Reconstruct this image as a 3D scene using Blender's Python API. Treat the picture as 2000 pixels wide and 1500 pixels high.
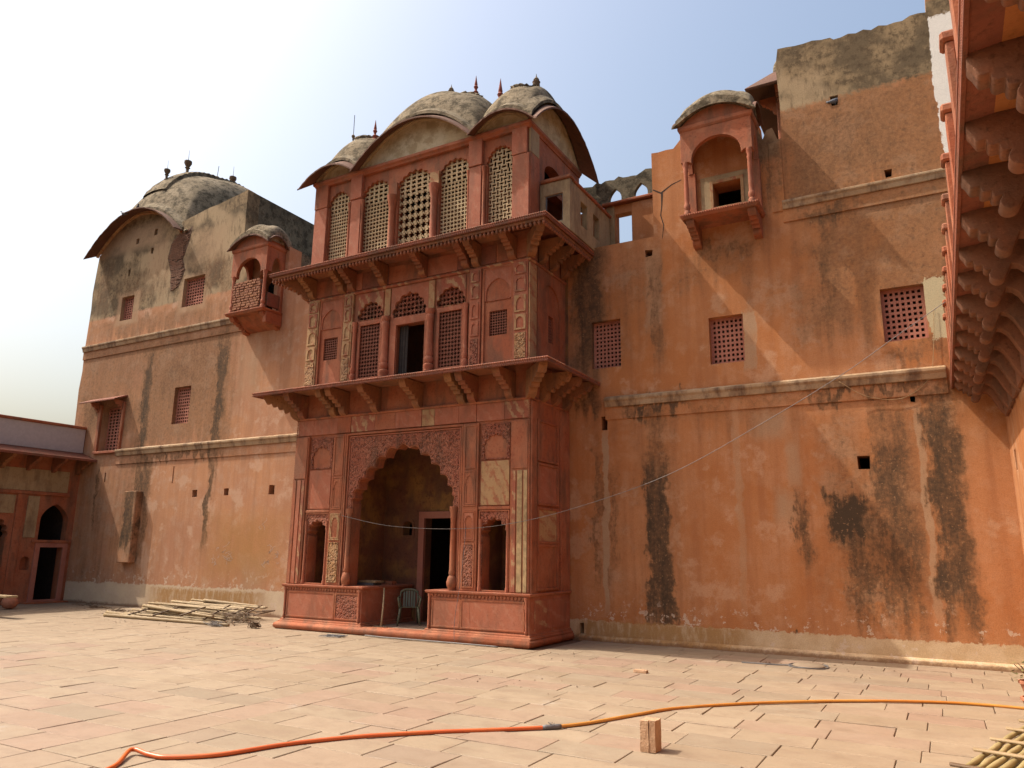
import bpy, bmesh, math, random
from mathutils import Matrix, Vector, noise as mnoise
random.seed(7)
R = math.radians
sc = bpy.context.scene
for o in list(bpy.data.objects): bpy.data.objects.remove(o)

# ------------------------------------------------------------------ camera
YAW, PITCH, ROLL, FPX, HCAM = 29.486, 12.533, 0.695, 1468.93, 2.2
cd = bpy.data.cameras.new('camera'); cam = bpy.data.objects.new('camera', cd)
sc.collection.objects.link(cam)
cy_, sy_ = math.cos(R(YAW)), math.sin(R(YAW))
fw = Vector((-sy_*math.cos(R(PITCH)), cy_*math.cos(R(PITCH)), math.sin(R(PITCH))))
rt = Vector((cy_, sy_, 0)); up = rt.cross(fw)
cr, sr = math.cos(R(ROLL)), math.sin(R(ROLL))
rt, up = cr*rt+sr*up, -sr*rt+cr*up
cam.matrix_world = Matrix(((rt.x, up.x, -fw.x, 0), (rt.y, up.y, -fw.y, 0), (rt.z, up.z, -fw.z, HCAM), (0, 0, 0, 1)))
cd.sensor_fit = 'HORIZONTAL'; cd.sensor_width = 36.0; cd.lens = FPX/2000*36.0
cd.clip_start = 0.05; cd.clip_end = 3000
sc.camera = cam
sc.render.resolution_x, sc.render.resolution_y = 1024, 768

# ------------------------------------------------------------------ sky, sun, exposure
SUN = Vector((1.0, 0.33, -1.50)).normalized()          # direction the light travels
elev = math.asin(-SUN.z); to_sun = -SUN
w = bpy.data.worlds.new('World'); sc.world = w; w.use_nodes = True
wn = w.node_tree; wn.nodes.clear()
wo = wn.nodes.new('ShaderNodeOutputWorld'); wb = wn.nodes.new('ShaderNodeBackground')
sky = wn.nodes.new('ShaderNodeTexSky'); sky.sky_type = 'NISHITA'; sky.sun_disc = False
sky.sun_elevation = elev; sky.sun_rotation = math.atan2(to_sun.x, to_sun.y)
sky.air_density = 1.5; sky.dust_density = 10.0; sky.ozone_density = 1.5; sky.altitude = 200
wb.inputs['Strength'].default_value = 0.15
wn.links.new(sky.outputs[0], wb.inputs['Color']); wn.links.new(wb.outputs[0], wo.inputs[0])
sd = bpy.data.lights.new('sun', 'SUN'); sd.energy = 3.4; sd.angle = R(0.55); sd.color = (1.0, 0.93, 0.82)
so = bpy.data.objects.new('sun', sd); sc.collection.objects.link(so)
so.rotation_euler = SUN.to_track_quat('-Z', 'Y').to_euler(); so.location = (-20, -10, 30)
sc.view_settings.view_transform = 'Standard'; sc.view_settings.look = 'None'
sc.view_settings.exposure = 0.62; sc.view_settings.gamma = 1.0
sc.render.engine = 'CYCLES'
try:
    sc.cycles.max_bounces = 6; sc.cycles.diffuse_bounces = 4; sc.cycles.glossy_bounces = 2
except Exception: pass

# ------------------------------------------------------------------ object helpers
COL = sc.collection
WORLD = {}
def obj(name, mesh, mat=None, parent=None, loc=(0, 0, 0), rz=0.0, rot=None, scale=None, label=None, kind=None):
    o = bpy.data.objects.new(name, mesh); COL.objects.link(o)
    M = Matrix.Translation(Vector(loc)) @ (rot if rot is not None else Matrix.Rotation(rz, 4, 'Z'))
    if scale is not None: M = M @ Matrix.Diagonal((*scale, 1))
    if parent is not None:
        o.parent = parent; o.matrix_parent_inverse = WORLD[parent.name].inverted()
    o.matrix_basis = M; WORLD[o.name] = M
    if mat is not None and mesh is not None:
        if not mesh.materials: mesh.materials.append(mat)
        elif mesh.materials[0] != mat:
            o.material_slots[0].link = 'OBJECT'; o.material_slots[0].material = mat
    if label: o['label'] = label
    if kind: o['kind'] = kind
    return o
def tag(o, label, cat, group=None, kind=None):
    o['label'] = label; o['category'] = cat
    if group: o['group'] = group
    if kind: o['kind'] = kind
    return o
def thing(name, label, cat, loc=(0, 0, 0), group=None):
    o = obj(name, None, loc=loc); o.empty_display_size = 0.3
    return tag(o, label, cat, group)

class MB:
    def __init__(s): s.v = []; s.f = []
    def add(s, vs, fs):
        n = len(s.v); s.v += [tuple(v) for v in vs]; s.f += [tuple(i+n for i in f) for f in fs]; return s
    def box(s, x0, x1, y0, y1, z0, z1):
        return s.add([(x0,y0,z0),(x1,y0,z0),(x1,y1,z0),(x0,y1,z0),(x0,y0,z1),(x1,y0,z1),(x1,y1,z1),(x0,y1,z1)],
                     [(3,2,1,0),(4,5,6,7),(0,1,5,4),(1,2,6,5),(2,3,7,6),(3,0,4,7)])
    def tube(s, pts, rad, n=8, cap=True):
        pts = [Vector(p) for p in pts]; rr = rad if isinstance(rad, (list, tuple)) else [rad]*len(pts)
        base = len(s.v); prev = None
        for i, p in enumerate(pts):
            t = (pts[min(i+1, len(pts)-1)]-pts[max(i-1, 0)]).normalized()
            if prev is None:
                a = t.orthogonal().normalized()
            else:
                a = (prev - t*prev.dot(t)).normalized()
            prev = a; b = t.cross(a)
            for k in range(n):
                q = 2*math.pi*k/n; s.v.append(tuple(p+(a*math.cos(q)+b*math.sin(q))*rr[i]))
        for i in range(len(pts)-1):
            for k in range(n):
                k2 = (k+1) % n
                s.f.append((base+i*n+k, base+i*n+k2, base+(i+1)*n+k2, base+(i+1)*n+k))
        if cap:
            s.f.append(tuple(base+k for k in range(n))[::-1])
            s.f.append(tuple(base+(len(pts)-1)*n+k for k in range(n)))
        return s
    def lathe(s, prof, n=12, c=(0, 0, 0)):
        base = len(s.v)
        for r, z in prof:
            for k in range(n):
                q = 2*math.pi*k/n; s.v.append((c[0]+r*math.cos(q), c[1]+r*math.sin(q), c[2]+z))
        for i in range(len(prof)-1):
            for k in range(n):
                k2 = (k+1) % n
                s.f.append((base+i*n+k, base+i*n+k2, base+(i+1)*n+k2, base+(i+1)*n+k))
        s.f.append(tuple(base+k for k in range(n))[::-1]); s.f.append(tuple(base+(len(prof)-1)*n+k for k in range(n)))
        return s
    def prism(s, poly, fn, d):
        """poly (a,b) list, fn(a,b,c)->xyz, extruded c from 0 to d"""
        n = len(poly)
        s.add([fn(a, b, 0) for a, b in poly]+[fn(a, b, d) for a, b in poly],
              [tuple(range(n))[::-1], tuple(range(n, 2*n))]+[(i, (i+1) % n, n+(i+1) % n, n+i) for i in range(n)])
        return s
    def mesh(s, smooth=False, bevel=0.0, seg=1, recalc=True, auto=None):
        m = bpy.data.meshes.new('m'); m.from_pydata(s.v, [], s.f)
        if bevel or recalc:
            b = bmesh.new(); b.from_mesh(m)
            if recalc: bmesh.ops.recalc_face_normals(b, faces=b.faces)
            if bevel:
                ed = [e for e in b.edges if len(e.link_faces) == 2 and e.calc_face_angle(0) > 0.4]
                bmesh.ops.bevel(b, geom=ed, offset=bevel, segments=seg, affect='EDGES', clamp_overlap=True)
            b.to_mesh(m); b.free()
        if smooth: m.shade_smooth()
        if auto is not None: shade_auto(m, auto)
        m.update(); return m
def shade_auto(m, ang):
    b = bmesh.new(); b.from_mesh(m)
    for f in b.faces: f.smooth = True
    for e in b.edges: e.smooth = (len(e.link_faces) == 2 and e.calc_face_angle(0) < R(ang))
    b.to_mesh(m); b.free()
def box(name, mat, parent, x0, x1, y0, y1, z0, z1, bevel=0.012, **k):
    return obj(name, MB().box(x0, x1, y0, y1, z0, z1).mesh(bevel=bevel), mat, parent, **k)

FRONT = lambda y: (lambda a, b, c: (a, y-c, b))          # plate facing -y, front face at y
SIDE = lambda x: (lambda a, b, c: (x+c, a, b))           # plate facing +x, front face at x
SIDEL = lambda x: (lambda a, b, c: (x-c, a, b))
def plate(outer, holes, depth, fn, bevel=0.0):
    """flat slab with openings; front surface where c = 0, body behind (c < 0)"""
    cu = bpy.data.curves.new('c', 'CURVE'); cu.dimensions = '2D'; cu.fill_mode = 'BOTH'
    e = depth/2; cu.extrude = max(e-bevel, 0.0005); cu.bevel_depth = bevel; cu.bevel_resolution = 1 if bevel else 0
    cu.offset = -bevel
    for poly in [outer]+list(holes):
        sp = cu.splines.new('POLY'); sp.points.add(len(poly)-1); sp.use_cyclic_u = True
        for p, (a, b) in zip(sp.points, poly): p.co = (a, b, 0, 1)
    t = bpy.data.objects.new('t', cu); m = bpy.data.meshes.new_from_object(t)
    bpy.data.objects.remove(t); bpy.data.curves.remove(cu)
    m.materials.clear()
    for v in m.vertices: v.co = fn(v.co.x, v.co.y, v.co.z-e)
    b = bmesh.new(); b.from_mesh(m); bmesh.ops.remove_doubles(b, verts=b.verts, dist=1e-5)
    bmesh.ops.recalc_face_normals(b, faces=b.faces); b.to_mesh(m); b.free()
    for p in m.polygons: p.use_smooth = False
    return m
def rect(a0, a1, b0, b1): return [(a0, b0), (a1, b0), (a1, b1), (a0, b1)]
def cusp(cx, hw, b0, bs, bt, lobes=9, bulge=0.16, seg=4, pointed=0.25):
    """opening outline: straight jambs from b0 to bs, then a lobed arch with apex bt"""
    base = []
    N = lobes
    for i in range(N+1):
        q = math.pi*(1-i/N); x = math.cos(q); z = math.sin(q)
        u_ = abs(x); zp = max(0.0, 1-u_**1.4)**.75
        z = z*(1-pointed)+zp*pointed
        base.append((cx+hw*x, bs+(bt-bs)*z))
    pts = [(cx-hw, b0)]
    for i in range(N):
        (x0, z0), (x1, z1) = base[i], base[i+1]
        dx, dz = x1-x0, z1-z0; L = math.hypot(dx, dz); nx, nz = -dz/L, dx/L
        mid = (i == N//2 and N % 2 == 1)
        for k in range(seg):
            t = k/seg; h = math.sin(math.pi*t)*bulge*L*2
            if mid: h = (1-abs(2*t-1))*bulge*L*2.2
            pts.append((x0+dx*t+nx*h, z0+dz*t+nz*h))
    pts.append(base[-1]); pts.append((cx+hw, b0))
    out = [pts[0]]
    for p in pts[1:]:
        if math.hypot(p[0]-out[-1][0], p[1]-out[-1][1]) > 1e-4: out.append(p)
    return out
def arch(cx, hw, b0, bs, bt, n=14, point=0.0):
    pts = [(cx-hw, b0)]
    for i in range(n+1):
        q = math.pi*(1-i/n); z = math.sin(q)
        if point: z = z*(1-point)+point*(1-abs(math.cos(q)))
        pts.append((cx+hw*math.cos(q), bs+(bt-bs)*z))
    pts.append((cx+hw, b0))
    out = [pts[0]]
    for p in pts[1:]:
        if math.hypot(p[0]-out[-1][0], p[1]-out[-1][1]) > 1e-4: out.append(p)
    return out
def jali(a0, a1, b0, b1, na, nb, kind, depth, fn, fill=0.6, keep=None):
    """pierced stone screen: a grid of cells, each with its own opening"""
    mb = MB(); ca, cb = (a1-a0)/na, (b1-b0)/nb
    for i in range(na):
        for j in range(nb):
            oa, ob = a0+(i+.5)*ca, b0+(j+.5)*cb
            if keep and not keep(oa, ob): continue
            if kind == 'square': hole = [(-fill, -fill), (fill, -fill), (fill, fill), (-fill, fill)]; sq = True
            else:
                sq = False; hole = []; n = 12
                for k in range(n):
                    q = 2*math.pi*(k+.5)/n
                    if kind == 'cross': r = fill*(1.0 if k % 3 else 0.62)*(1.12 if k % 3 == 1 else 1.0)
                    elif kind == 'star': r = fill*(1.08 if k % 2 else 0.55)
                    elif kind == 'round': r = fill
                    elif kind == 'weave': r = fill
                    if kind == 'weave':
                        e = 0.95 if (i+j) % 2 else 0.42; g = 0.42 if (i+j) % 2 else 0.95
                        hx, hz = fill*1.1*e, fill*1.1*g
                        c, s_ = math.cos(q), math.sin(q); m = max(abs(c)/hx, abs(s_)/hz); hole.append((c/m, s_/m))
                    else: hole.append((r*math.cos(q), r*math.sin(q)))
            n = len(hole); outer = []
            for (x, z) in hole:
                m = max(abs(x), abs(z)); outer.append((x/m, z/m))
            if not sq:                                  # snap the nearest ring points onto the cell corners
                for cxx, czz in ((1, 1), (-1, 1), (-1, -1), (1, -1)):
                    k = max(range(n), key=lambda t: outer[t][0]*cxx+outer[t][1]*czz); outer[k] = (cxx, czz)
            H = [(oa+x*ca/2, ob+z*cb/2) for x, z in hole]; O = [(oa+x*ca/2, ob+z*cb/2) for x, z in outer]
            vs = [fn(a, b, 0) for a, b in O]+[fn(a, b, 0) for a, b in H]+[fn(a, b, -depth) for a, b in H]+[fn(a, b, -depth) for a, b in O]
            fs = []
            for k in range(n):
                k2 = (k+1) % n
                fs += [(k, k2, n+k2, n+k), (n+k, n+k2, 2*n+k2, 2*n+k), (2*n+k, 2*n+k2, 3*n+k2, 3*n+k)]
            mb.add(vs, fs)
    return mb.mesh(recalc=False)
def sweepU(prof, xl, xr, yf, yb, sides='LFR'):
    """closed profile [(outward, z)] swept round left, front and right of a projecting block, mitred"""
    mb = MB(); n = len(prof); rings = []
    if 'L' in sides: rings.append(lambda o: (xl-o, yb))
    rings.append(lambda o: (xl-(o if 'L' in sides else 0), yf-o))
    rings.append(lambda o: (xr+(o if 'R' in sides else 0), yf-o))
    if 'R' in sides: rings.append(lambda o: (xr+o, yb))
    vs = []
    for r in rings: vs += [(*r(o), z) for o, z in prof]
    fs = []
    for i in range(len(rings)-1):
        for k in range(n):
            k2 = (k+1) % n; fs.append((i*n+k, (i+1)*n+k, (i+1)*n+k2, i*n+k2))
    fs.append(tuple(range(n))); fs.append(tuple((len(rings)-1)*n+k for k in range(n))[::-1])
    mb.add(vs, fs); return mb
def vault_z(xl, xr, yf, yb, zs, H, ef, es, pw):
    def f(x, y):
        u = (x-(xl+xr)/2)/((xr-xl)/2); v = (y-(yf+yb)/2)/((yb-yf)/2); m = max(abs(u), abs(v), 1e-6); side = abs(u) > abs(v)
        t = (v if side else u)/m; return zs+H*max(0, 1-m*m)**pw+(es if side else ef)*(m**1.6)*(1-t*t)
    return f
def vault(xl, xr, yf, yb, zs, H, ef, es, n=40, pw=0.62):
    """curved bangla roof over a rectangle; eaves rise in the middle of each side (ef front/back, es sides)"""
    vs, fs = [], []
    for j in range(n+1):
        for i in range(n+1):
            u = math.sin((i/n-.5)*math.pi); v = math.sin((j/n-.5)*math.pi)
            m = max(abs(u), abs(v), 1e-6); side = abs(u) > abs(v)
            t = (v if side else u)/m; e = es if side else ef
            z = zs + H*max(0, 1-m*m)**pw*(1-0.0) + e*(m**1.6)*(1-t*t)
            vs.append(((xl+xr)/2+u*(xr-xl)/2, (yf+yb)/2+v*(yb-yf)/2, z))
    for j in range(n):
        for i in range(n):
            a = j*(n+1)+i; fs.append((a, a+1, a+n+2, a+n+1))
    k = len(vs); vs += [(xl, yf, zs-.05), (xr, yf, zs-.05), (xr, yb, zs-.05), (xl, yb, zs-.05)]
    e0 = [i for i in range(n+1)]; e1 = [j*(n+1)+n for j in range(n+1)]
    e2 = [n*(n+1)+i for i in range(n, -1, -1)]; e3 = [j*(n+1) for j in range(n, -1, -1)]
    fs += [tuple(e0[::-1]+[k, k+1]), tuple(e1[::-1]+[k+1, k+2]), tuple(e2[::-1]+[k+2, k+3]), tuple(e3[::-1]+[k+3, k])]
    m = bpy.data.meshes.new('vault'); m.from_pydata(vs, [], fs)
    for p in m.polygons: p.use_smooth = len(p.vertices) == 4
    m.update(); return m
def arc_eave(p0, p1, q0, q1, ein, eout, th=0.05, n=26, jag=0.0):
    """thin curved stone eave: inner edge p0-p1 on the wall, outer edge q0-q1, both rising mid-way"""
    mb = MB(); vs = []; p0, p1, q0, q1 = map(Vector, (p0, p1, q0, q1))
    for i in range(n+1):
        t = i/n; k = 1-(2*t-1)**2
        a = p0.lerp(p1, t)+Vector((0, 0, ein*k)); b = q0.lerp(q1, t)+Vector((0, 0, eout*k))
        if jag:
            r = random.uniform(-1, 1)*jag; b = b+(b-a).normalized()*r
        vs += [a, b, b-Vector((0, 0, th)), a-Vector((0, 0, th*1.4))]
    fs = [(0, 1, 2, 3), tuple(4*n+k for k in (3, 2, 1, 0))]
    for i in range(n):
        for k in range(4):
            k2 = (k+1) % 4; fs.append((4*i+k, 4*(i+1)+k, 4*(i+1)+k2, 4*i+k2))
    return mb.add(vs, fs).mesh()
def bracket_mesh(o, h, w, lobes=4, curl=True):
    """carved corbel bracket, outward = -y, top at z = 0, wall at y = 0"""
    pts = [(0, 0), (o, 0), (o, -.11*h/.85), (o-.03, -.16*h/.85)]
    a0, b0 = o-.05, -.17*h/.85; a1, b1 = .30*o, -.62*h
    for i in range(lobes):
        t0, t1 = i/lobes, (i+1)/lobes
        xa, za = a0+(a1-a0)*t0, b0+(b1-b0)*t0; xb, zb = a0+(a1-a0)*t1, b0+(b1-b0)*t1
        dx, dz = xb-xa, zb-za; L = math.hypot(dx, dz)
        for k in range(1, 5):
            t = k/4; hgt = math.sin(math.pi*t)*L*(.38 if i < lobes-1 else .5)
            pts.append((xa+dx*t+(-dz)/L*hgt*1.0, za+dz*t+dx/L*hgt))
    for k in range(1, 6):
        t = k/5; pts.append((a1*(1-t)+.10*o*t+.05*math.sin(t*math.pi), b1+(-h*.97-b1)*t-.03*math.sin(t*math.pi)))
    pts.append((.0, -h))
    mb = MB(); mb.prism(pts, lambda a, b, c: (c-w/2, -a, b), w)
    m = mb.mesh(); shade_auto(m, 45); return m
def poly_bracket(pts, w):
    m = MB().prism(pts, lambda a, b, c: (c-w/2, -a, b), w).mesh(bevel=.008); shade_auto(m, 45); return m
def wing_profile(o, h):
    pts = [(0, 0), (o, 0), (o, -.10), (o-.03, -.15)]
    a0, b0, a1, b1 = o-.05, -.16, .66*o, -.36
    for i in range(3):
        xa, za = a0+(a1-a0)*i/3, b0+(b1-b0)*i/3; dx, dz = (a1-a0)/3, (b1-b0)/3; L = math.hypot(dx, dz)
        for k in range(1, 5):
            t = k/4; hg = math.sin(math.pi*t)*L*.42; pts.append((xa+dx*t-dz/L*hg, za+dz*t+dx/L*hg))
    for k in range(1, 9): q = R(35)-R(205)*k/8; pts.append((.60*o+.085*math.cos(q), -.43+.085*math.sin(q)))
    for a, b in ((.44, -.36), (.36, -.38), (.29, -.46), (.23, -.58), (.17, -.72), (.11, -.83), (.05, -.90), (.0, -.94)): pts.append((a*o, b*h))
    return pts
def lathe_obj(name, prof, mat, parent, loc, n=12, ang=40, **k):
    m = MB().lathe(prof, n).mesh(); shade_auto(m, ang); return obj(name, m, mat, parent, loc=loc, **k)
# ------------------------------------------------------------------ materials
KALB = 0.70                                             # overall reflectance of the dusty stone and plaster
class G:
    def __init__(s, name, rough=0.85, spec=0.25, k=KALB):
        s.k = k
        s.m = bpy.data.materials.new(name); s.m.use_nodes = True; s.t = s.m.node_tree; s.t.nodes.clear()
        s.out = s.t.nodes.new('ShaderNodeOutputMaterial'); s.b = s.t.nodes.new('ShaderNodeBsdfPrincipled')
        s.b.inputs['Roughness'].default_value = rough; s.b.inputs['Specular IOR Level'].default_value = spec
        s.t.links.new(s.b.outputs[0], s.out.inputs[0]); s.pos = None; s.xyz = None
    def put(s, sock, v):
        if hasattr(v, 'node'): s.t.links.new(v, sock)
        elif isinstance(v, (tuple, list)): sock.default_value = (*[c*s.k for c in v], 1) if len(v) == 3 and sock.type == 'RGBA' else v
        else: sock.default_value = v
    def P(s):
        if s.pos is None: s.pos = s.t.nodes.new('ShaderNodeNewGeometry').outputs['Position']
        return s.pos
    def XYZ(s):
        if s.xyz is None:
            n = s.t.nodes.new('ShaderNodeSeparateXYZ'); s.put(n.inputs[0], s.P()); s.xyz = n.outputs
        return s.xyz
    def math(s, op, a, b=None, c=None):
        n = s.t.nodes.new('ShaderNodeMath'); n.operation = op
        for i, v in enumerate((a, b, c)):
            if v is not None: s.put(n.inputs[i], v)
        return n.outputs[0]
    def scaleP(s, sx, sy, sz):
        n = s.t.nodes.new('ShaderNodeVectorMath'); n.operation = 'MULTIPLY'; s.put(n.inputs[0], s.P()); n.inputs[1].default_value = (sx, sy, sz); return n.outputs[0]
    def noise(s, scale, detail=4, rough=.55, vec=None, dist=0.0):
        n = s.t.nodes.new('ShaderNodeTexNoise'); s.put(n.inputs['Vector'], vec if vec is not None else s.P())
        n.inputs['Scale'].default_value = scale; n.inputs['Detail'].default_value = detail; n.inputs['Roughness'].default_value = rough; n.inputs['Distortion'].default_value = dist
        return n.outputs['Fac']
    def voro(s, scale, vec=None, feat='F1'):
        n = s.t.nodes.new('ShaderNodeTexVoronoi'); n.feature = feat; s.put(n.inputs['Vector'], vec if vec is not None else s.P()); n.inputs['Scale'].default_value = scale; return n.outputs['Distance']
    def mr(s, v, a, b, c=0.0, d=1.0, smooth=True):
        n = s.t.nodes.new('ShaderNodeMapRange'); n.clamp = True
        if smooth: n.interpolation_type = 'SMOOTHSTEP'
        s.put(n.inputs[0], v)
        for i, k in enumerate((a, b, c, d)): n.inputs[i+1].default_value = k
        return n.outputs[0]
    def mix(s, f, a, b, blend='MIX'):
        n = s.t.nodes.new('ShaderNodeMix'); n.data_type = 'RGBA'; n.blend_type = blend
        s.put(n.inputs[0], f); s.put(n.inputs[6], a); s.put(n.inputs[7], b); return n.outputs[2]
    def bump(s, h, st=.4, dist=.02):
        n = s.t.nodes.new('ShaderNodeBump'); n.inputs['Strength'].default_value = st; n.inputs['Distance'].default_value = dist
        s.put(n.inputs['Height'], h); s.put(s.b.inputs['Normal'], n.outputs[0])
    def rnd(s): return s.t.nodes.new('ShaderNodeObjectInfo').outputs['Random']
    def done(s, col): s.put(s.b.inputs['Base Color'], col); return s.m
    def boxes(s, X, Z, L):
        """soft-edged union of stain rectangles (cx, cz, hx, hz, softness, strength)"""
        acc = None
        for cx, cz, hx, hz, soft, st in L:
            dx = s.math('ABSOLUTE', s.math('MULTIPLY_ADD', X, 1/hx, -cx/hx)); dz = s.math('ABSOLUTE', s.math('MULTIPLY_ADD', Z, 1/hz, -cz/hz))
            m = s.mr(s.math('MAXIMUM', dx, dz), 1+soft*.5, 1-soft*.5-.02, 0, st)
            acc = m if acc is None else s.math('MAXIMUM', acc, m)
        return acc

def wall_mat(name, base, dark, pale, white, grey, brown, ochre, cream=(), skirt=None):
    g = G(name, .92, .15, .93); x, y, z = g.XYZ()
    big = g.noise(.5, 2, .55); med = g.noise(2.2, 4, .62); fine = g.noise(11, 4, .65); vfine = g.noise(42, 2, .6)
    streak = g.noise(1.0, 3, .6, g.scaleP(3.4, 3.4, .22)); n1 = g.noise(1.15, 5, .66); drip = g.noise(1.0, 5, .7, g.scaleP(5.5, 5.5, 1.5))
    wx = g.math('ADD', g.math('MULTIPLY_ADD', n1, .9, -.45), g.math('MULTIPLY_ADD', drip, .5, -.25))
    wz = g.math('ADD', g.math('MULTIPLY_ADD', med, 1.0, -.5), g.math('MULTIPLY_ADD', streak, 1.6, -.8))
    X = g.math('ADD', x, wx); Z = g.math('ADD', z, wz)
    Xs = g.math('MULTIPLY_ADD', wx, .42, x); Zs = g.math('ADD', z, g.math('MULTIPLY_ADD', fine, .34, -.17))
    c = g.mix(g.mr(big, .36, .62), base[0], base[1])
    c = g.mix(g.mr(med, .44, .68, 0, .6), c, base[2])
    c = g.mix(g.mr(streak, .40, .70, 0, .5), c, base[3])
    c = g.mix(g.mr(n1, .54, .64, 0, .6), c, base[4])
    c = g.mix(g.mr(fine, .5, .72, 0, .35), c, base[5])
    c = g.mix(g.mr(drip, .58, .74, 0, .35), c, base[2])
    if brown:
        bm = g.boxes(X, Z, brown)
        f = g.mr(g.math('ADD', bm, g.math('ADD', g.math('MULTIPLY_ADD', n1, 1.2, -.6), g.math('MULTIPLY_ADD', streak, .9, -.45))), .0, .85)
        f = g.math('MULTIPLY', f, g.mr(bm, .0, .6))
        c = g.mix(g.math('MULTIPLY', f, .66), c, g.mix(g.mr(fine, .35, .65), (.27, .14, .065), (.17, .09, .046)))
        c = g.mix(g.math('MULTIPLY', g.math('MULTIPLY', f, g.mr(g.noise(7.5, 5, .8), .52, .68)), .5), c, (.075, .05, .032))
    if ochre:
        om = g.boxes(X, Zs, ochre); c = g.mix(g.math('MULTIPLY', om, g.mr(med, .3, .6, .35, 1)), c, (.44, .19, .055))
    if grey:
        gm = g.boxes(Xs, Zs, grey)
        gcol = g.mix(g.mr(n1, .40, .6), (.13, .10, .06), (.30, .215, .12))
        gcol = g.mix(g.mr(g.noise(5.5, 5, .7), .45, .66, 0, .8), gcol, (.06, .046, .028))
        gcol = g.mix(g.mr(big, .50, .62, 0, .85), gcol, (.42, .31, .185))
        gcol = g.mix(g.mr(drip, .5, .66, 0, .6), gcol, (.09, .068, .04))
        c = g.mix(g.math('MULTIPLY', gm, .95), c, gcol)
    if pale:
        pm = g.boxes(Xs, Zs, pale); c = g.mix(g.math('MULTIPLY', pm, g.mr(med, .2, .6, .5, 1)), c, (.42, .27, .16))
    dm = g.boxes(X, Z, dark)
    gate = g.mr(dm, .0, .6)
    d = g.math('ADD', dm, g.math('ADD', g.math('MULTIPLY_ADD', drip, 1.1, -.58), g.math('MULTIPLY_ADD', fine, .8, -.42)))
    halo = g.math('MULTIPLY', g.mr(d, .0, .95), gate); f = g.math('MULTIPLY', g.mr(d, .42, 1.2), gate)
    c = g.mix(g.math('MULTIPLY', halo, .78), c, g.mix(g.mr(med, .4, .62), (.15, .082, .042), (.22, .11, .05)))
    c = g.mix(g.math('MULTIPLY', f, .88), c, (.05, .038, .026))
    c = g.mix(g.math('MULTIPLY', g.math('MULTIPLY', gate, g.mr(g.noise(17, 3, .6), .63, .68)), .5), c, (.40, .22, .11))
    if white:
        wm = g.boxes(Xs, Zs, white); c = g.mix(g.mr(wm, .25, .6), c, (.78, .73, .66))
    if cream:
        wm = g.boxes(Xs, Zs, cream); c = g.mix(g.mr(wm, .3, .6), c, (.52, .42, .25))
    if skirt:
        top, amp, c1, c2 = skirt
        zz = g.math('ADD', z, g.math('ADD', g.math('MULTIPLY_ADD', n1, amp, -amp/2), g.math('MULTIPLY_ADD', fine, .2, -.1)))
        c = g.mix(g.mr(zz, top, top-.035), c, g.mix(g.mr(med, .4, .6), c1, c2))
        fleck = g.math('MULTIPLY', g.mr(g.noise(4.5, 4, .7), .58, .62), g.mr(zz, top+.8, top+.0))
        c = g.mix(g.math('MULTIPLY', fleck, .8), c, (.60, .46, .34))
        if ochre: c = g.mix(g.math('MULTIPLY', om, g.mr(drip, .3, .55, .2, .95)), c, (.36, .19, .065))
        c = g.mix(g.mr(zz, .14, .02, 0, .75), c, (.16, .07, .035))
    c = g.mix(g.mr(vfine, .3, .8, .0, .22), c, (.02, .012, .008))
    h = g.math('ADD', g.math('MULTIPLY', fine, .6), g.math('ADD', g.math('MULTIPLY', vfine, .3), g.math('MULTIPLY', med, 1.2)))
    h = g.math('ADD', h, g.math('MULTIPLY', f, -.5))
    g.bump(h, .28, .025)
    return g.done(c)

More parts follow.
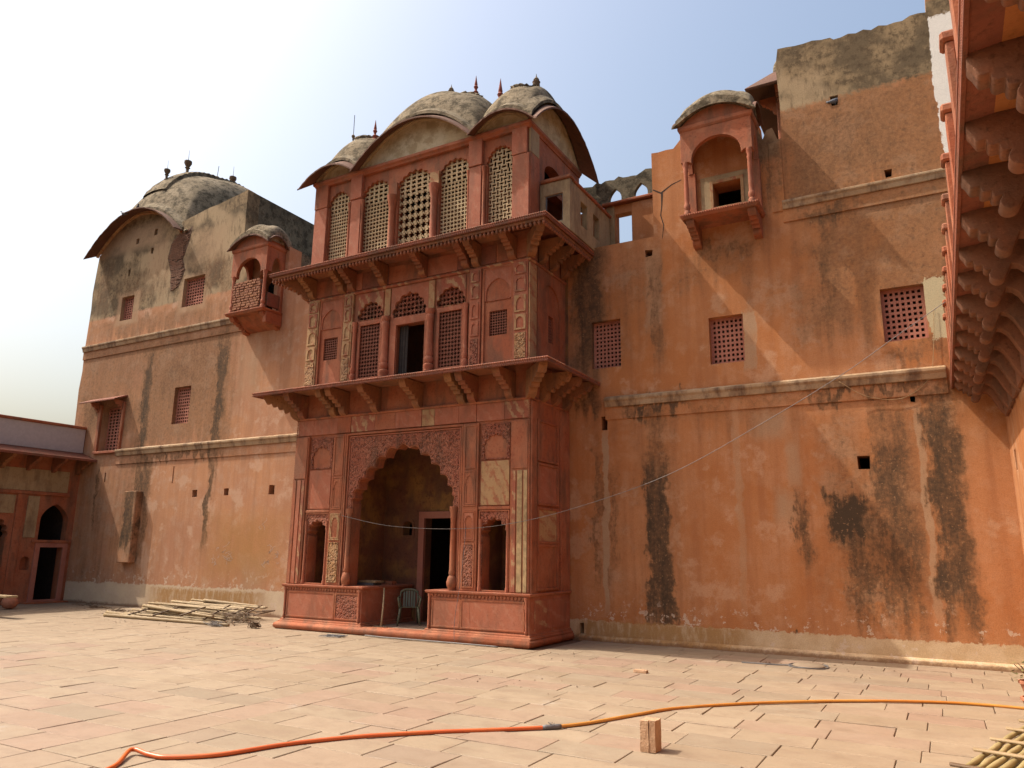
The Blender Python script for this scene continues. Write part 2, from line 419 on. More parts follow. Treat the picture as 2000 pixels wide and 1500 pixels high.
ORANGE = [(.44, .17, .06), (.48, .21, .09), (.51, .255, .13), (.33, .13, .055), (.56, .32, .185), (.40, .135, .04)]
PINK = [(.44, .215, .12), (.50, .245, .125), (.51, .31, .20), (.33, .165, .09), (.56, .36, .24), (.42, .175, .075)]
M = {}
M['wall_r'] = wall_mat('weathered_orange_plaster', ORANGE,
    dark=[(-6.22, 2.4, .34, 2.2, .7, 1.0), (-6.2, 5.2, .28, 1.0, .9, .6), (-1.75, 3.1, .42, .5, 1.2, 1.35), (-1.5, 2.1, .5, 1.5, 1.3, .8), (-.85, 3.0, .42, 2.6, 1.2, .85),
          (.18, 3.2, .34, 2.7, 1.0, .95), (-2.75, 2.9, .16, .8, 1.2, .8), (-1.1, 5.86, 1.6, .15, 1.2, .8), (-6.2, 5.92, .9, .2, 1.2, .95), (-1.85, 8.9, .22, 1.6, 1.3, .6),
          (-.1, 6.55, .75, .3, 1.3, .6), (-8.05, 9.3, .45, 2.2, 1.0, .85), (-7.85, 3.2, .12, 2.2, 1.0, .6), (-7.4, 3.0, .1, 1.6, 1.0, .55), (-1.1, 12.2, 1.3, 1.1, 1.0, .5), (-1.8, 10.35, .6, .25, 1.2, .7), (-6.1, 8.6, .2, 1.8, 1.2, .6), (-4.4, .1, 4.2, .14, .9, .8), (-4.1, 9.9, 1.0, .25, 1.2, .55), (-2.95, 11.6, .3, 1.0, 1.2, .6), (-3.9, 5.9, 3.3, .1, 1.2, .4), (-8.1, 6.4, .35, .5, 1.2, .8)],
    pale=[(-7.62, 3.1, .085, 2.3, .3, .9), (-.24, 3.3, .07, 2.25, .5, .8), (-4.18, 3.3, .08, 2.3, .6, .4), (-3.72, 7.4, .17, .75, .2, .8), (-6.15, 9.2, .22, 1.1, .6, .5), (-3.1, 3.3, .25, .35, 1.2, .7), (-3.35, 5.2, .35, .3, 1.2, .6), (-2.9, 4.3, .15, .6, 1.2, .6)],
    white=[(1.35, 12.85, .52, 2.0, .1, 1.0)], cream=[(.37, 7.62, .19, .72, .2, 1.0)],
    grey=[(-.7, 14.35, 2.2, .98, .14, 1.0), (-3.05, 12.6, .35, .5, .6, .8)],
    brown=[(-.9, 12.1, 1.75, 1.4, .5, 1.0), (-.6, 8.9, 1.9, 1.8, 1.0, .8), (-4.5, 9.6, 1.4, .8, 1.4, .5), (-6.6, 9.0, 1.0, 2.0, 1.4, .45), (-4.0, 5.6, 4.5, .5, 1.2, .4), (-.9, 3.8, 1.7, 2.4, 1.3, .5), (-8.0, 9.2, .6, 2.0, 1.1, .8), (-3.2, 8.4, 1.4, .9, 1.3, .35), (-6.3, 3.4, .9, 2.8, 1.3, .4), (-7.6, 2.5, .8, 2.5, 1.3, .4)],
    ochre=[(-6.4, .25, 2.2, .24, .3, .9)], skirt=(.50, .2, (.60, .44, .275), (.54, .38, .22)))
M['wall_l'] = wall_mat('weathered_pink_plaster', PINK,
    dark=[(-27.35, 7.6, .3, 2.5, 1.1, .95), (-23.0, 7.6, .26, 2.7, 1.1, .95), (-23.05, 4.1, .16, 1.8, 1.2, .9), (-26.95, 4.6, .6, 1.1, 1.3, .85), (-25.2, 5.62, 3.2, .18, 1.2, .75), (-31.0, 7.5, .6, 1.0, 1.3, .7),
          (-29.85, 4.1, .09, 1.6, 1.0, .7), (-27.2, 3.1, .33, 1.1, .7, .95), (-28.4, .6, .25, .35, 1.2, .6), (-25.3, 8.6, 2.4, 1.4, 1.4, .5), (-26.55, 3.0, .22, 1.8, 1.2, .65), (-24.2, 9.4, .3, .8, 1.2, .5), (-28.2, 12.9, 2.4, .8, 1.3, .5), (-23.8, 12.7, 1.3, .8, 1.3, .6), (-31.2, 13.2, .6, 1.4, 1.2, .5), (-25.2, 10.05, 3.4, .2, 1.3, .45)],
    pale=[(-29.3, 12.1, .75, .72, .3, .9), (-25.15, 12.15, .85, .8, .3, .7), (-30.0, 5.2, .3, 2.8, 1.2, .35), (-29.6, 15.3, 2.2, .55, .9, .75), (-27.6, 14.2, .6, .9, 1.2, .6), (-24.5, 14.0, 1.0, .7, 1.3, .6), (-21.5, 8.6, .5, .9, 1.3, .5), (-20.5, 1.2, .5, .6, 1.3, .5)], white=(), cream=(),
    grey=[(-27.3, 14.4, 5.6, 2.56, .03, 1.0)],
    brown=[(-25.2, 8.1, 3.0, 2.3, .9, 1.0), (-30.0, 8.6, 2.2, 2.0, 1.0, .8), (-29.6, 3.0, 1.6, 3.0, 1.3, .5), (-20.5, 9.0, 1.6, 1.2, 1.4, .35), (-27.3, 11.2, 4.9, .5, .8, .6), (-27.4, 3.6, 1.0, 2.2, 1.3, .6)],
    ochre=[(-22.8, .42, 2.9, .33, .5, .95), (-21.0, 2.2, 1.6, 1.0, 1.4, .5)], skirt=(.85, .35, (.56, .42, .29), (.60, .46, .31)))
def stone(name, a, b, c, streak=None, amt=0.5, bumpst=.35, rough=.8, dirt=.5, carve=False, rnd=.0, grime=.0, k=KALB):
    g = G(name, rough, .25, k)
    col = g.mix(g.mr(g.noise(1.1, 3, .6), .36, .66), a, b)
    col = g.mix(g.mr(g.noise(4.3, 3, .62), .5, .72, 0, .6), col, c)
    if rnd:
        r = g.rnd(); col = g.mix(g.mr(r, 0, 1, 0, rnd, False), col, b); col = g.mix(g.math('MULTIPLY', g.math('FRACT', g.math('MULTIPLY', r, 7.31)), rnd*.8), col, c)
    if streak:
        n = g.t.nodes.new('ShaderNodeTexWave'); n.wave_type = 'BANDS'; n.bands_direction = 'DIAGONAL'
        g.put(n.inputs['Vector'], g.scaleP(1, .3, .75)); n.inputs['Scale'].default_value = 1.9; n.inputs['Distortion'].default_value = 9; n.inputs['Detail'].default_value = 5; n.inputs['Detail Scale'].default_value = 1.1; n.inputs['Detail Roughness'].default_value = .7
        col = g.mix(g.math('MULTIPLY', g.mr(n.outputs['Fac'], 1-amt-.1, 1-amt+.3, 0, .85), g.mr(g.noise(2.4, 5, .7), .36, .58)), col, streak)
    fine = g.noise(16, 3, .65)
    col = g.mix(g.mr(fine, .5, .8, 0, dirt), col, (a[0]*.35, a[1]*.35, a[2]*.35))
    col = g.mix(g.mr(g.noise(30, 2, .6), .60, .74, 0, .22), col, (min(1, c[0]*1.5), min(1, c[1]*1.7), min(1, c[2]*1.8)))
    if grime:
        gr = g.math('MULTIPLY', g.mr(g.noise(1.0, 4, .65, g.scaleP(2.6, 2.6, .8)), .44, .68), grime); col = g.mix(gr, col, g.mix(g.mr(fine, .4, .6), (.12, .065, .04), (.19, .10, .06)))
    h = g.math('ADD', fine, g.math('MULTIPLY', g.noise(55, 1), .5))
    if carve:
        v = g.voro(13, g.scaleP(1, .4, 1)); v2 = g.voro(27, g.scaleP(1, .4, 1))
        hv = g.math('ADD', g.mr(v, .12, .5), g.math('MULTIPLY', g.mr(v2, .1, .5), .6)); h = g.math('ADD', g.math('MULTIPLY', h, .4), g.math('MULTIPLY', hv, 2.2))
        col = g.mix(g.mr(hv, .3, 1.2, .45, 0), col, (a[0]*.4, a[1]*.4, a[2]*.4))
    g.bump(h, bumpst, .05 if carve else .02)
    return g.done(col)
M['red'] = stone('red_sandstone', (.39, .115, .05), (.43, .16, .08), (.31, .085, .04), dirt=.6, grime=0.65, k=0.78)
M['redp'] = stone('red_sandstone_panel', (.44, .15, .082), (.41, .125, .062), (.47, .19, .115), streak=(.52, .25, .15), amt=.10, bumpst=.2, dirt=.35, grime=0.4, k=0.78)
M['redcarve'] = stone('carved_red_sandstone', (.36, .11, .06), (.41, .15, .085), (.31, .08, .045), carve=True, bumpst=.8, grime=0.6, k=0.78)
M['buffcarve'] = stone('carved_buff_sandstone', (.50, .25, .10), (.54, .33, .17), (.42, .16, .08), carve=True, bumpst=.8, grime=0.3, k=0.78)
M['streaky'] = stone('streaked_sandstone', (.37, .11, .06), (.40, .14, .075), (.33, .09, .05), streak=(.52, .33, .17), amt=.45, grime=0.5, k=0.78)
M['buff'] = stone('buff_sandstone', (.46, .27, .125), (.50, .31, .155), (.40, .19, .085), streak=(.38, .12, .06), amt=.3, grime=0.3, k=0.78)
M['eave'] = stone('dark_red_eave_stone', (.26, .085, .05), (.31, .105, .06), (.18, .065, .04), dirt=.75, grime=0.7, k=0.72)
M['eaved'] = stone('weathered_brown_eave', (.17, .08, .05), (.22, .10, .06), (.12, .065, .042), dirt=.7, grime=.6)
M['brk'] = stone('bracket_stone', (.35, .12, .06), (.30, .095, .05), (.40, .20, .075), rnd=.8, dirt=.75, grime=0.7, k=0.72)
M['brkd'] = stone('shade_toned_bracket_stone', (.30, .135, .075), (.22, .11, .068), (.36, .13, .06), rnd=.8, dirt=.8, grime=.7)  # weathered bracket stone, darkened in colour for the shade under the eave
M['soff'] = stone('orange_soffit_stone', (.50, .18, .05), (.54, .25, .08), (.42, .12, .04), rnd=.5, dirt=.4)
M['screen'] = stone('buff_screen_stone', (.62, .47, .26), (.68, .53, .31), (.50, .30, .17), dirt=.45, rnd=.25)
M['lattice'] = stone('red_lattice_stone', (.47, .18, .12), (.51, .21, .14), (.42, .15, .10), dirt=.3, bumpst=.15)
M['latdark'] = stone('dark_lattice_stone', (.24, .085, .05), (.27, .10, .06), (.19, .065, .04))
M['creampl'] = stone('cream_plaster', (.44, .31, .165), (.49, .36, .20), (.36, .22, .11), dirt=.45, bumpst=.25, grime=.5)
def mould(name, base, hi, dk, amt=.5):
    g = G(name, .95, .1)
    c = g.mix(g.mr(g.noise(.9, 5, .6), .38, .62), base, hi)
    c = g.mix(g.mr(g.noise(3.2, 7, .7), .44, .62, 0, .85), c, dk)
    c = g.mix(g.mr(g.noise(14, 6, .7), .48, .68, 0, amt), c, (dk[0]*.6, dk[1]*.6, dk[2]*.6))
    c = g.mix(g.mr(g.noise(6, 5, .7), .62, .7, 0, .5), c, (.40, .34, .25))
    g.bump(g.math('ADD', g.noise(9, 6, .7), g.math('MULTIPLY', g.noise(38, 4, .6), .5)), .6, .04); return g.done(c)
M['roof'] = mould('mouldy_lime_roof', (.31, .24, .155), (.39, .31, .21), (.09, .07, .045), .75)
M['tymp'] = mould('stained_cream_plaster', (.66, .52, .31), (.72, .60, .40), (.46, .35, .2), .25)
M['greywall'] = mould('mouldy_grey_plaster', (.20, .165, .11), (.29, .24, .16), (.07, .058, .04))
M['finial'] = stone('finial_stone', (.17, .12, .075), (.21, .15, .09), (.20, .08, .05))
M['finred'] = stone('red_finial_stone', (.34, .09, .06), (.3, .075, .05), (.25, .07, .05))
def flat(name, col, rough=.6, var=.25, spec=.3):
    g = G(name, rough, spec); n = g.noise(9, 5, .6)
    c = g.mix(g.mr(n, .3, .7), tuple(v*(1-var) for v in col), tuple(min(1, v*(1+var)) for v in col)); g.bump(g.noise(40, 3), .2, .005); return g.done(c)
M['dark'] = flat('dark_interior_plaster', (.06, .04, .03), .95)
M['room'] = stone('dark_mottled_plaster', (.23, .09, .05), (.40, .20, .06), (.13, .06, .04), dirt=.7, grime=.6)  # dark red-brown plaster with ochre patches for porch and niches
M['white'] = flat('white_painted_parapet', (.62, .56, .54), .8, .06)
M['cornice'] = stone('tan_cornice_plaster', (.50, .32, .175), (.56, .39, .235), (.42, .22, .10), dirt=.5, grime=.85, k=.68)
M['brick'] = stone('old_brick', (.36, .14, .07), (.43, .19, .09), (.30, .11, .06), rnd=.8, dirt=.6, bumpst=.6)
M['brickd'] = stone('dark_scar_brick', (.23, .105, .06), (.28, .13, .07), (.18, .085, .05), rnd=.8, dirt=.6, bumpst=.5)
M['mortar'] = flat('mud_mortar', (.17, .10, .065), .95)
M['metal'] = flat('grey_iron', (.16, .15, .15), .5, .2)
M['wire'] = flat('grey_cable', (.22, .195, .18), .5, .1)
M['tan'] = flat('tan_strip_paint', (.46, .31, .155), .85, .25)
M['scratch'] = flat('scratched_plaster', (.58, .42, .32), .9, .05)
def slab_mat():
    g = G('sandstone_paving', .78, .25, .445); r = g.rnd(); r2 = g.math('FRACT', g.math('MULTIPLY', r, 13.7)); r3 = g.math('FRACT', g.math('MULTIPLY', r, 91.3))
    c = g.mix(g.mr(r, 0, 1, 0, 1, False), (.56, .41, .27), (.66, .50, .34))
    c = g.mix(g.mr(r2, .5, 1, 0, .75), c, (.60, .385, .275)); c = g.mix(g.mr(r3, .7, 1, 0, .6), c, (.50, .39, .275))
    c = g.mix(g.mr(g.noise(.35, 5, .62), .48, .66, 0, .55), c, (.70, .53, .36))
    c = g.mix(g.mr(g.noise(1.7, 6, .68, g.scaleP(1, 1.6, 1)), .45, .66, 0, .5), c, (.47, .325, .22))
    c = g.mix(g.mr(g.noise(13, 6, .7), .5, .75, 0, .3), c, (.38, .25, .165)); c = g.mix(g.mr(g.noise(.8, 6, .72), .62, .72, 0, .5), c, (.74, .63, .52))
    c = g.mix(g.mr(g.noise(34, 3, .6), .64, .70, 0, .35), c, (.30, .19, .12))
    g.put(g.b.inputs['Roughness'], g.mr(g.noise(3, 4), .3, .7, .55, .8)); g.bump(g.math('ADD', g.noise(6, 5, .6), g.math('MULTIPLY', g.noise(48, 4), .4)), .22, .012); return g.done(c)
M['slab'] = slab_mat()
M['soil'] = flat('dusty_joint_sand', (.20, .11, .065), .95, .3)
def bamboo_mat(name, a, b):
    g = G(name, .6, .3); c = g.mix(g.mr(g.noise(2.0, 4), .35, .65), a, b); r = g.rnd(); c = g.mix(g.mr(r, 0, 1, 0, .5, False), c, (a[0]*.6, a[1]*.55, a[2]*.5))
    c = g.mix(g.mr(g.noise(22, 4, .7), .55, .75, 0, .4), c, (a[0]*.35, a[1]*.33, a[2]*.3)); g.bump(g.noise(30, 4), .25, .006); return g.done(c)
M['bamboo'] = bamboo_mat('dry_bamboo', (.42, .30, .165), (.52, .385, .22))
M['bark'] = bamboo_mat('brown_sticks', (.17, .105, .06), (.25, .16, .09))
M['oliv'] = bamboo_mat('greenish_bamboo', (.42, .34, .15), (.55, .44, .22))
def hose_mat(name, a, b):
    g = G(name, .35, .5); c = g.mix(g.mr(g.noise(1.3, 3), .4, .6), a, b); c = g.mix(g.mr(g.noise(30, 4), .6, .75, 0, .35), c, (.35, .2, .12)); return g.done(c)
M['hose1'] = hose_mat('orange_hose', (.72, .13, .025), (.78, .17, .035)); M['hose2'] = hose_mat('amber_hose', (.66, .24, .035), (.74, .33, .06))
M['plastic'] = flat('olive_plastic', (.15, .15, .085), .45, .1, .45); M['terra'] = flat('terracotta', (.50, .20, .11), .85, .15)
M['leaf'] = flat('dry_leaf', (.20, .17, .06), .7, .4); M['pigeon'] = flat('grey_feathers', (.15, .16, .19), .6, .3)
M['block'] = stone('buff_stone_block', (.56, .34, .20), (.62, .40, .25), (.46, .24, .13), dirt=.35, bumpst=.6)
M['cloth'] = flat('grey_curtain', (.07, .06, .052), .9, .2)
# ------------------------------------------------------------------ courtyard floor
YW = 18.55
gm = MB().add([(-70, -40, -.022), (45, -40, -.022), (45, 60, -.022), (-70, 60, -.022)], [(0, 1, 2, 3)]).mesh(recalc=False)
ground = obj('courtyard_floor', gm, M['soil'], kind='structure')
def slab_geo(mb, x0, x1, y0, y1, dz, own=True):
    j = lambda: random.uniform(-.004, .004); c = .006
    P = [(x0+j(), y0+j()), (x1+j(), y0+j()), (x1+j(), y1+j()), (x0+j(), y1+j())]
    I = [(P[0][0]+c, P[0][1]+c), (P[1][0]-c, P[1][1]+c), (P[2][0]-c, P[2][1]-c), (P[3][0]+c, P[3][1]-c)]
    tl = [random.uniform(-.003, .003) for _ in range(4)]
    vs = [(x, y, -.02) for x, y in P]+[(x, y, dz-c+t) for (x, y), t in zip(P, tl)]+[(x, y, dz+t) for (x, y), t in zip(I, tl)]
    fs = [(8, 9, 10, 11)]
    for k in range(4):
        k2 = (k+1) % 4; fs += [(k, k2, 4+k2, 4+k), (4+k, 4+k2, 8+k2, 8+k)]
    mb.add(vs, fs)
def to_px(x, y, z):
    d = Vector((x, y, z-HCAM)); ww = d.dot(fw)
    return (1000+FPX*d.dot(rt)/ww, 750-FPX*d.dot(up)/ww, ww) if ww > .2 else (1e6, 1e6, ww)
slabs = []
ROW = .593; y = 4.02-6*ROW
while y < 18.4:
    y1 = min(y+ROW, 18.5)
    for xa, xb in ((-31.0, -8.93), (-8.25, 1.34)):
        x = xb; first = True
        while x > xa+.05:
            L = random.choice((.74, .93, 1.1, 1.1, 1.12, 1.22)) if not first else random.uniform(.4, 1.1)
            if y > 14.7 and xb > 0: L *= 1.05
            first = False; x2 = max(xa, x-L)
            if x2-xa < .25: x2 = xa
            inp = -16.5 < (x+x2)/2 < -8.5 and y > 16.15
            if not inp: slabs.append((x2, x, y, y1))
            x = x2
    y = y1
    if y > 18.3: break
yb = .9
while yb < 16.0:
    slabs.append((-8.93, -8.25, yb, min(yb+1.1, 16.0))); yb += 1.1
def area(s):
    cx, cy = (s[0]+s[1])/2, (s[2]+s[3])/2; u, v, ww = to_px(cx, cy, 0)
    if not (-150 < u < 2150 and v < 1640): return 0
    return (s[1]-s[0])*(s[3]-s[2])*HCAM/ww**3
slabs.sort(key=area, reverse=True)
rest = MB()
G_ = .0045
for i, s in enumerate(slabs):
    dz = random.uniform(-.005, .005)
    gx = random.choice((.004, .005, .0075)); gy = random.choice((.004, .005))
    if i < 300:
        mb = MB(); slab_geo(mb, s[0]+gx, s[1]-gx, s[2]+gy, s[3]-gy, dz)
        obj('paving_slab', mb.mesh(recalc=False), M['slab'], ground)
    else: slab_geo(rest, s[0]+gx, s[1]-gx, s[2]+gy, s[3]-gy, dz)
obj('far_paving_slabs', rest.mesh(recalc=False), M['slab'], ground, kind='stuff')

# ------------------------------------------------------------------ long walls
def ragged(p, q, n, amp):
    out = []
    for i in range(1, n):
        t = i/n; out.append((p[0]+(q[0]-p[0])*t, p[1]+(q[1]-p[1])*t+random.uniform(-amp, amp)))
    return out
def cornice(parent, x0, x1, z, yw, h=.27, o=.15, mat=None, band=True):
    prof = [(0, z-h), (o*.55, z-h), (o*.75, z-h*.55), (o, z-h*.35), (o, z-h*.12), (o*.5, z), (0, z+.03)]
    m = sweepU(prof, x0, x1, yw-.001, yw, 'F').mesh(bevel=.008); obj('cornice', m, M['cornice'], parent)
    if band:
        m = sweepU([(0, z-h-.34), (.035, z-h-.33), (.035, z-h+.01), (0, z-h+.01)], x0, x1, yw-.001, yw, 'F').mesh(); obj('cornice_band', m, mat, parent)
def lattice_window(parent, x0, x1, z0, z1, na, nb, yw, rec=.17, fr=.045, fill=.54, dep=.045):
    f = plate(rect(x0-.02, x1+.02, z0-.02, z1+.02), [rect(x0+fr, x1-fr, z0+fr, z1-fr)], .06, FRONT(yw+rec-.01), .006)
    fo = obj('window', f, M['lattice'], parent)
    obj('lattice_screen', jali(x0+fr, x1-fr, z0+fr, z1-fr, na, nb, 'square', dep, FRONT(yw+rec), fill), M['lattice'], fo)
    return fo
def hole(x0, x1, z0, z1):
    j = lambda: random.uniform(-.018, .018)
    return [(x0+j(), z0+j()), (x1+j(), z0+j()), (x1+j(), z1+j()), (x0+j(), z1+j())]

rw = thing('palace_wall', 'tall orange plaster wall with black mould, running from gatehouse to right eave', 'wall', (-3.5, YW, 0))
top = [(-8.72, 10.64), (-6.1, 10.63), (-6.1, 13.12)] + ragged((-6.1, 13.12), (-5.26, 13.08), 4, .015) + [(-5.26, 13.32), (-3.22, 13.32), (-3.2, 12.95)]
top += [(-3.1, 12.72), (-3.0, 12.95), (-2.85, 12.98), (-2.74, 12.62), (-2.64, 12.6), (-2.62, 13.6), (-2.66, 14.7), (-2.58, 15.2)]
top += ragged((-2.58, 15.2), (-1.3, 15.08), 6, .035) + [(-1.3, 15.08), (-1.22, 15.0)] + ragged((-1.22, 15.0), (.85, 15.0), 12, .05) + [(.85, 15.0), (.87, 15.55), (2.2, 15.6)]
outer = [(2.2, -.1), (-8.72, -.1)] + top
outer = outer[::-1]
wins_r = [(-7.97, -7.12, 7.1, 8.44, 7, 11), (-4.72, -3.86, 6.87, 8.1, 7, 9), (-.74, .15, 6.95, 8.22, 7, 9)]
holes = [rect(a, b, c, d) for a, b, c, d, _, _ in wins_r]
holes += [hole(*h) for h in ((-1.41, -1.25, 13.16, 13.42), (-.39, -.23, 10.95, 11.17), (-4.28, -4.14, 5.68, 5.84), (-.34, -.24, 5.52, 5.8), (-1.51, -1.27, 4.08, 4.39), (-7.7, -7.56, 5.4, 5.78), (-8.4, -8.27, .14, .42), (-6.36, -6.15, 10.08, 10.27))]
holes.append(rect(-4.44, -3.69, 11.05, 11.76))
obj('wall', plate(outer, holes, .6, FRONT(YW)), M['wall_r'], rw)
for a in wins_r: lattice_window(rw, *a, YW)
cornice(rw, -7.58, .4, 6.26, YW, mat=M['wall_r'])
cornice(rw, -2.72, 2.1, 10.88, YW, h=.24, o=.13, mat=M['wall_r'])
k = sweepU([(0, -.02), (.11, -.02), (.10, .09), (.05, .13), (0, .14)], -8.4, 1.36, YW-.001, YW, 'F'); obj('base_kerb', k.mesh(bevel=.01), M['wall_r'], rw)
box('pilaster', M['wall_r'], rw, -2.98, -2.66, YW-.03, YW+.01, 10.62, 12.55)
# jagged crack in the pier left of the balcony: thin dark sheet painting the shade inside it
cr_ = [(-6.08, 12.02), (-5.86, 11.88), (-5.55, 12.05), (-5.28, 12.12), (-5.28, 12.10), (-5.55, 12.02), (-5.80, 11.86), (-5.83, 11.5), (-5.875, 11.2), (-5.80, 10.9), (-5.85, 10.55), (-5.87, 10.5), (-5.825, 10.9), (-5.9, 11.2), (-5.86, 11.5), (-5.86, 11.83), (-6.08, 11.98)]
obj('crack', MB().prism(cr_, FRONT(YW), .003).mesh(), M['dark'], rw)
mb = MB().box(-8.7, 2.2, 19.15, 26, 10.1, 10.4).box(-8.7, 2.2, 26, 26.4, -.1, 10.4).box(1.9, 2.2, 19.15, 26, -.1, 10.1)
mb.box(-2.6, 2.2, 19.15, 22, 10.4, 14.85).box(-5.4, -2.62, 21.6, 21.9, 10.4, 12.8).box(-5.4, -5.15, 19.15, 21.6, 10.4, 12.8).box(-5.4, -2.62, 19.15, 21.9, 12.8, 12.95).box(-8.72, -8.5, 19.15, 26, -.1, 10.1)
obj('rear_masonry', mb.mesh(), M['greywall'], rw)

lw = thing('palace_wall', 'high pinkish plaster wall with grey mouldy tower top left of the gatehouse', 'wall', (-25, YW, 0))
gab = []
for i in range(1, 16):
    t = i/16; gab.append((-31.85+t*5.5, 14.9+1.45*(1-(2*t-1)**2)))
left_edge = [(-32.05, 0), (-32.0, 7.3), (-32.02, 7.9), (-32.06, 8.8), (-31.98, 9.6), (-32.03, 10.5), (-32.0, 11.4), (-31.96, 12.4), (-32.02, 13.2), (-31.95, 14.1), (-31.88, 14.9)]
outer = [(-16.55, -.1), (-32.05, -.1)] + left_edge[1:] + gab + [(-26.3, 14.95), (-26.32, 15.42)] + ragged((-26.32, 15.42), (-22.5, 15.95), 7, .03) + [(-22.5, 15.95), (-22.48, 13.15), (-19.95, 13.05), (-19.93, 11.6), (-16.55, 11.6)]
outer = outer[::-1]
wins_l = [(-29.78, -28.95, 11.58, 12.64, 5, 9), (-25.78, -24.52, 11.58, 12.8, 8, 9), (-25.6, -24.65, 6.83, 8.28, 7, 11), (-30.1, -28.72, 6.02, 7.86, 6, 13)]
holes = [rect(a, b, c, d) for a, b, c, d, _, _ in wins_l]
holes += [hole(*h) for h in ((-23.96, -23.7, 4.0, 4.26), (-22.26, -22.02, 4.01, 4.27), (-20.02, -19.76, 4.0, 4.31), (-29.43, -29.33, 4.72, 5.12), (-25.2, -25.12, 4.56, 5.2),
    (-29.3, -29.1, 15.0, 15.25), (-28.1, -27.9, 15.15, 15.45), (-28.2, -28.03, 14.35, 14.6), (-29.6, -29.45, 13.6, 13.9))]
holes.append(arch(-21.1, .5, 10.6, 11.7, 12.3))
obj('wall', plate(outer, holes, .6, FRONT(YW)), M['wall_l'], lw)
for a in wins_l[:3]: lattice_window(lw, *a, YW, fill=.62, dep=.02)
lattice_window(lw, *wins_l[3], YW, rec=.3, fill=.62, dep=.02)
cornice(lw, -32.02, -21.9, 10.72, YW, mat=M['wall_l']); cornice(lw, -28.75, -16.6, 6.02, YW, mat=M['wall_l'])
# hooded window surround
hd = obj('window_hood', MB().add([(-30.95, YW-.55, 7.98), (-28.55, YW-.55, 7.98), (-28.55, YW, 8.2), (-30.95, YW, 8.2), (-30.95, YW-.55, 8.04), (-28.55, YW-.55, 8.04), (-28.55, YW, 8.27), (-30.95, YW, 8.27)], [(3, 2, 1, 0), (4, 5, 6, 7), (0, 1, 5, 4), (1, 2, 6, 5), (2, 3, 7, 6), (3, 0, 4, 7)]).mesh(bevel=.012), M['eave'], lw)
bm_ = bracket_mesh(.42, .4, .1, 2)
for x in (-30.3, -28.72): obj('hood_bracket', bm_, M['red'], hd, loc=(x, YW, 8.02))
for x0, x1 in ((-30.28, -30.1), (-28.72, -28.58)): box('window_jamb', M['red'], lw, x0, x1, YW-.09, YW+.02, 6.0, 7.98)
box('window_sill', M['redp'], lw, -30.3, -28.56, YW-.12, YW+.02, 5.9, 6.0)
box('drain_shaft', M['wall_l'], lw, -27.58, -26.82, YW-.28, YW+.02, 1.6, 4.3, bevel=.03)
# exposed brick scar between gable and parapet
scar = [(-26.9, 14.5), (-26.55, 14.85), (-26.0, 14.9), (-25.6, 15.1), (-25.75, 14.4), (-26.0, 13.7), (-25.8, 13.2), (-26.1, 12.5), (-26.6, 12.4), (-26.7, 13.2), (-27.0, 13.9)]
so_ = obj('brick_scar', MB().prism(scar[::-1], FRONT(YW), .004).mesh(), M['mortar'], lw)
bmsh = MB().box(-.1, .1, -.02, 0, -.022, .022).mesh(bevel=.006)
def inside(p, poly):
    c = False; n = len(poly)
    for i in range(n):
        (x1, z1), (x2, z2) = poly[i], poly[(i+1) % n]
        if (z1 > p[1]) != (z2 > p[1]) and p[0] < (x2-x1)*(p[1]-z1)/(z2-z1)+x1: c = not c
    return c
z = 12.45; r = 0
while z < 15.1:
    x = -27.1+(.115 if r % 2 else 0)
    while x < -25.5:
        if inside((x-.08, z), scar) and inside((x+.08, z), scar) and random.random() > .06:
            obj('brick', bmsh, M['brickd'], so_, loc=(x, YW-.005-random.uniform(0, .012), z))
        x += .215
    z += .052; r += 1
mb = MB().box(-32, -22.52, 19.15, 27.4, 14.7, 14.94).box(-32, -16.6, 27.4, 27.7, -.1, 15.2).box(-32, -31.6, 19.15, 27.4, -.1, 14.7).box(-22.5, -16.6, 19.15, 25.2, 10.2, 10.5).box(-22.4, -19.95, 20.6, 20.8, 10.5, 12.9).box(-22.4, -19.95, 19.15, 20.8, 12.9, 13.0).box(-20.15, -19.95, 19.15, 20.6, 10.5, 12.9)
obj('rear_masonry', mb.mesh(), M['greywall'], lw)
obj('tower_side', plate([(19.15, 10.4), (27.4, 10.4), (27.4, 15.3), (22.3, 15.92), (19.15, 15.95)], [], .5, SIDE(-22.5)), M['greywall'], lw)
# scratched marks
def scratches(cx, cz, n, sx, sz):
    mb = MB()
    for _ in range(n):
        x, z = cx+random.uniform(-sx, sx), cz+random.uniform(-sz, sz); pts = [(x, z)]
        for _ in range(random.randint(3, 6)): x += random.uniform(-.1, .14); z += random.uniform(-.12, .1); pts.append((x, z))
        for (a, b), (c, d) in zip(pts, pts[1:]):
            L = math.hypot(c-a, d-b)+1e-6; nx, nz = -(d-b)/L*.006, (c-a)/L*.006
            mb.add([(a-nx, YW-.003, b-nz), (c-nx, YW-.003, d-nz), (c+nx, YW-.003, d+nz), (a+nx, YW-.003, b+nz)], [(0, 1, 2, 3)])
    obj('scratched_marks', mb.mesh(), M['scratch'], lw)
scratches(-22.1, 1.9, 14, .5, .3); scratches(-19.6, 1.95, 10, .5, .35); scratches(-20.2, 2.9, 3, .15, .1)
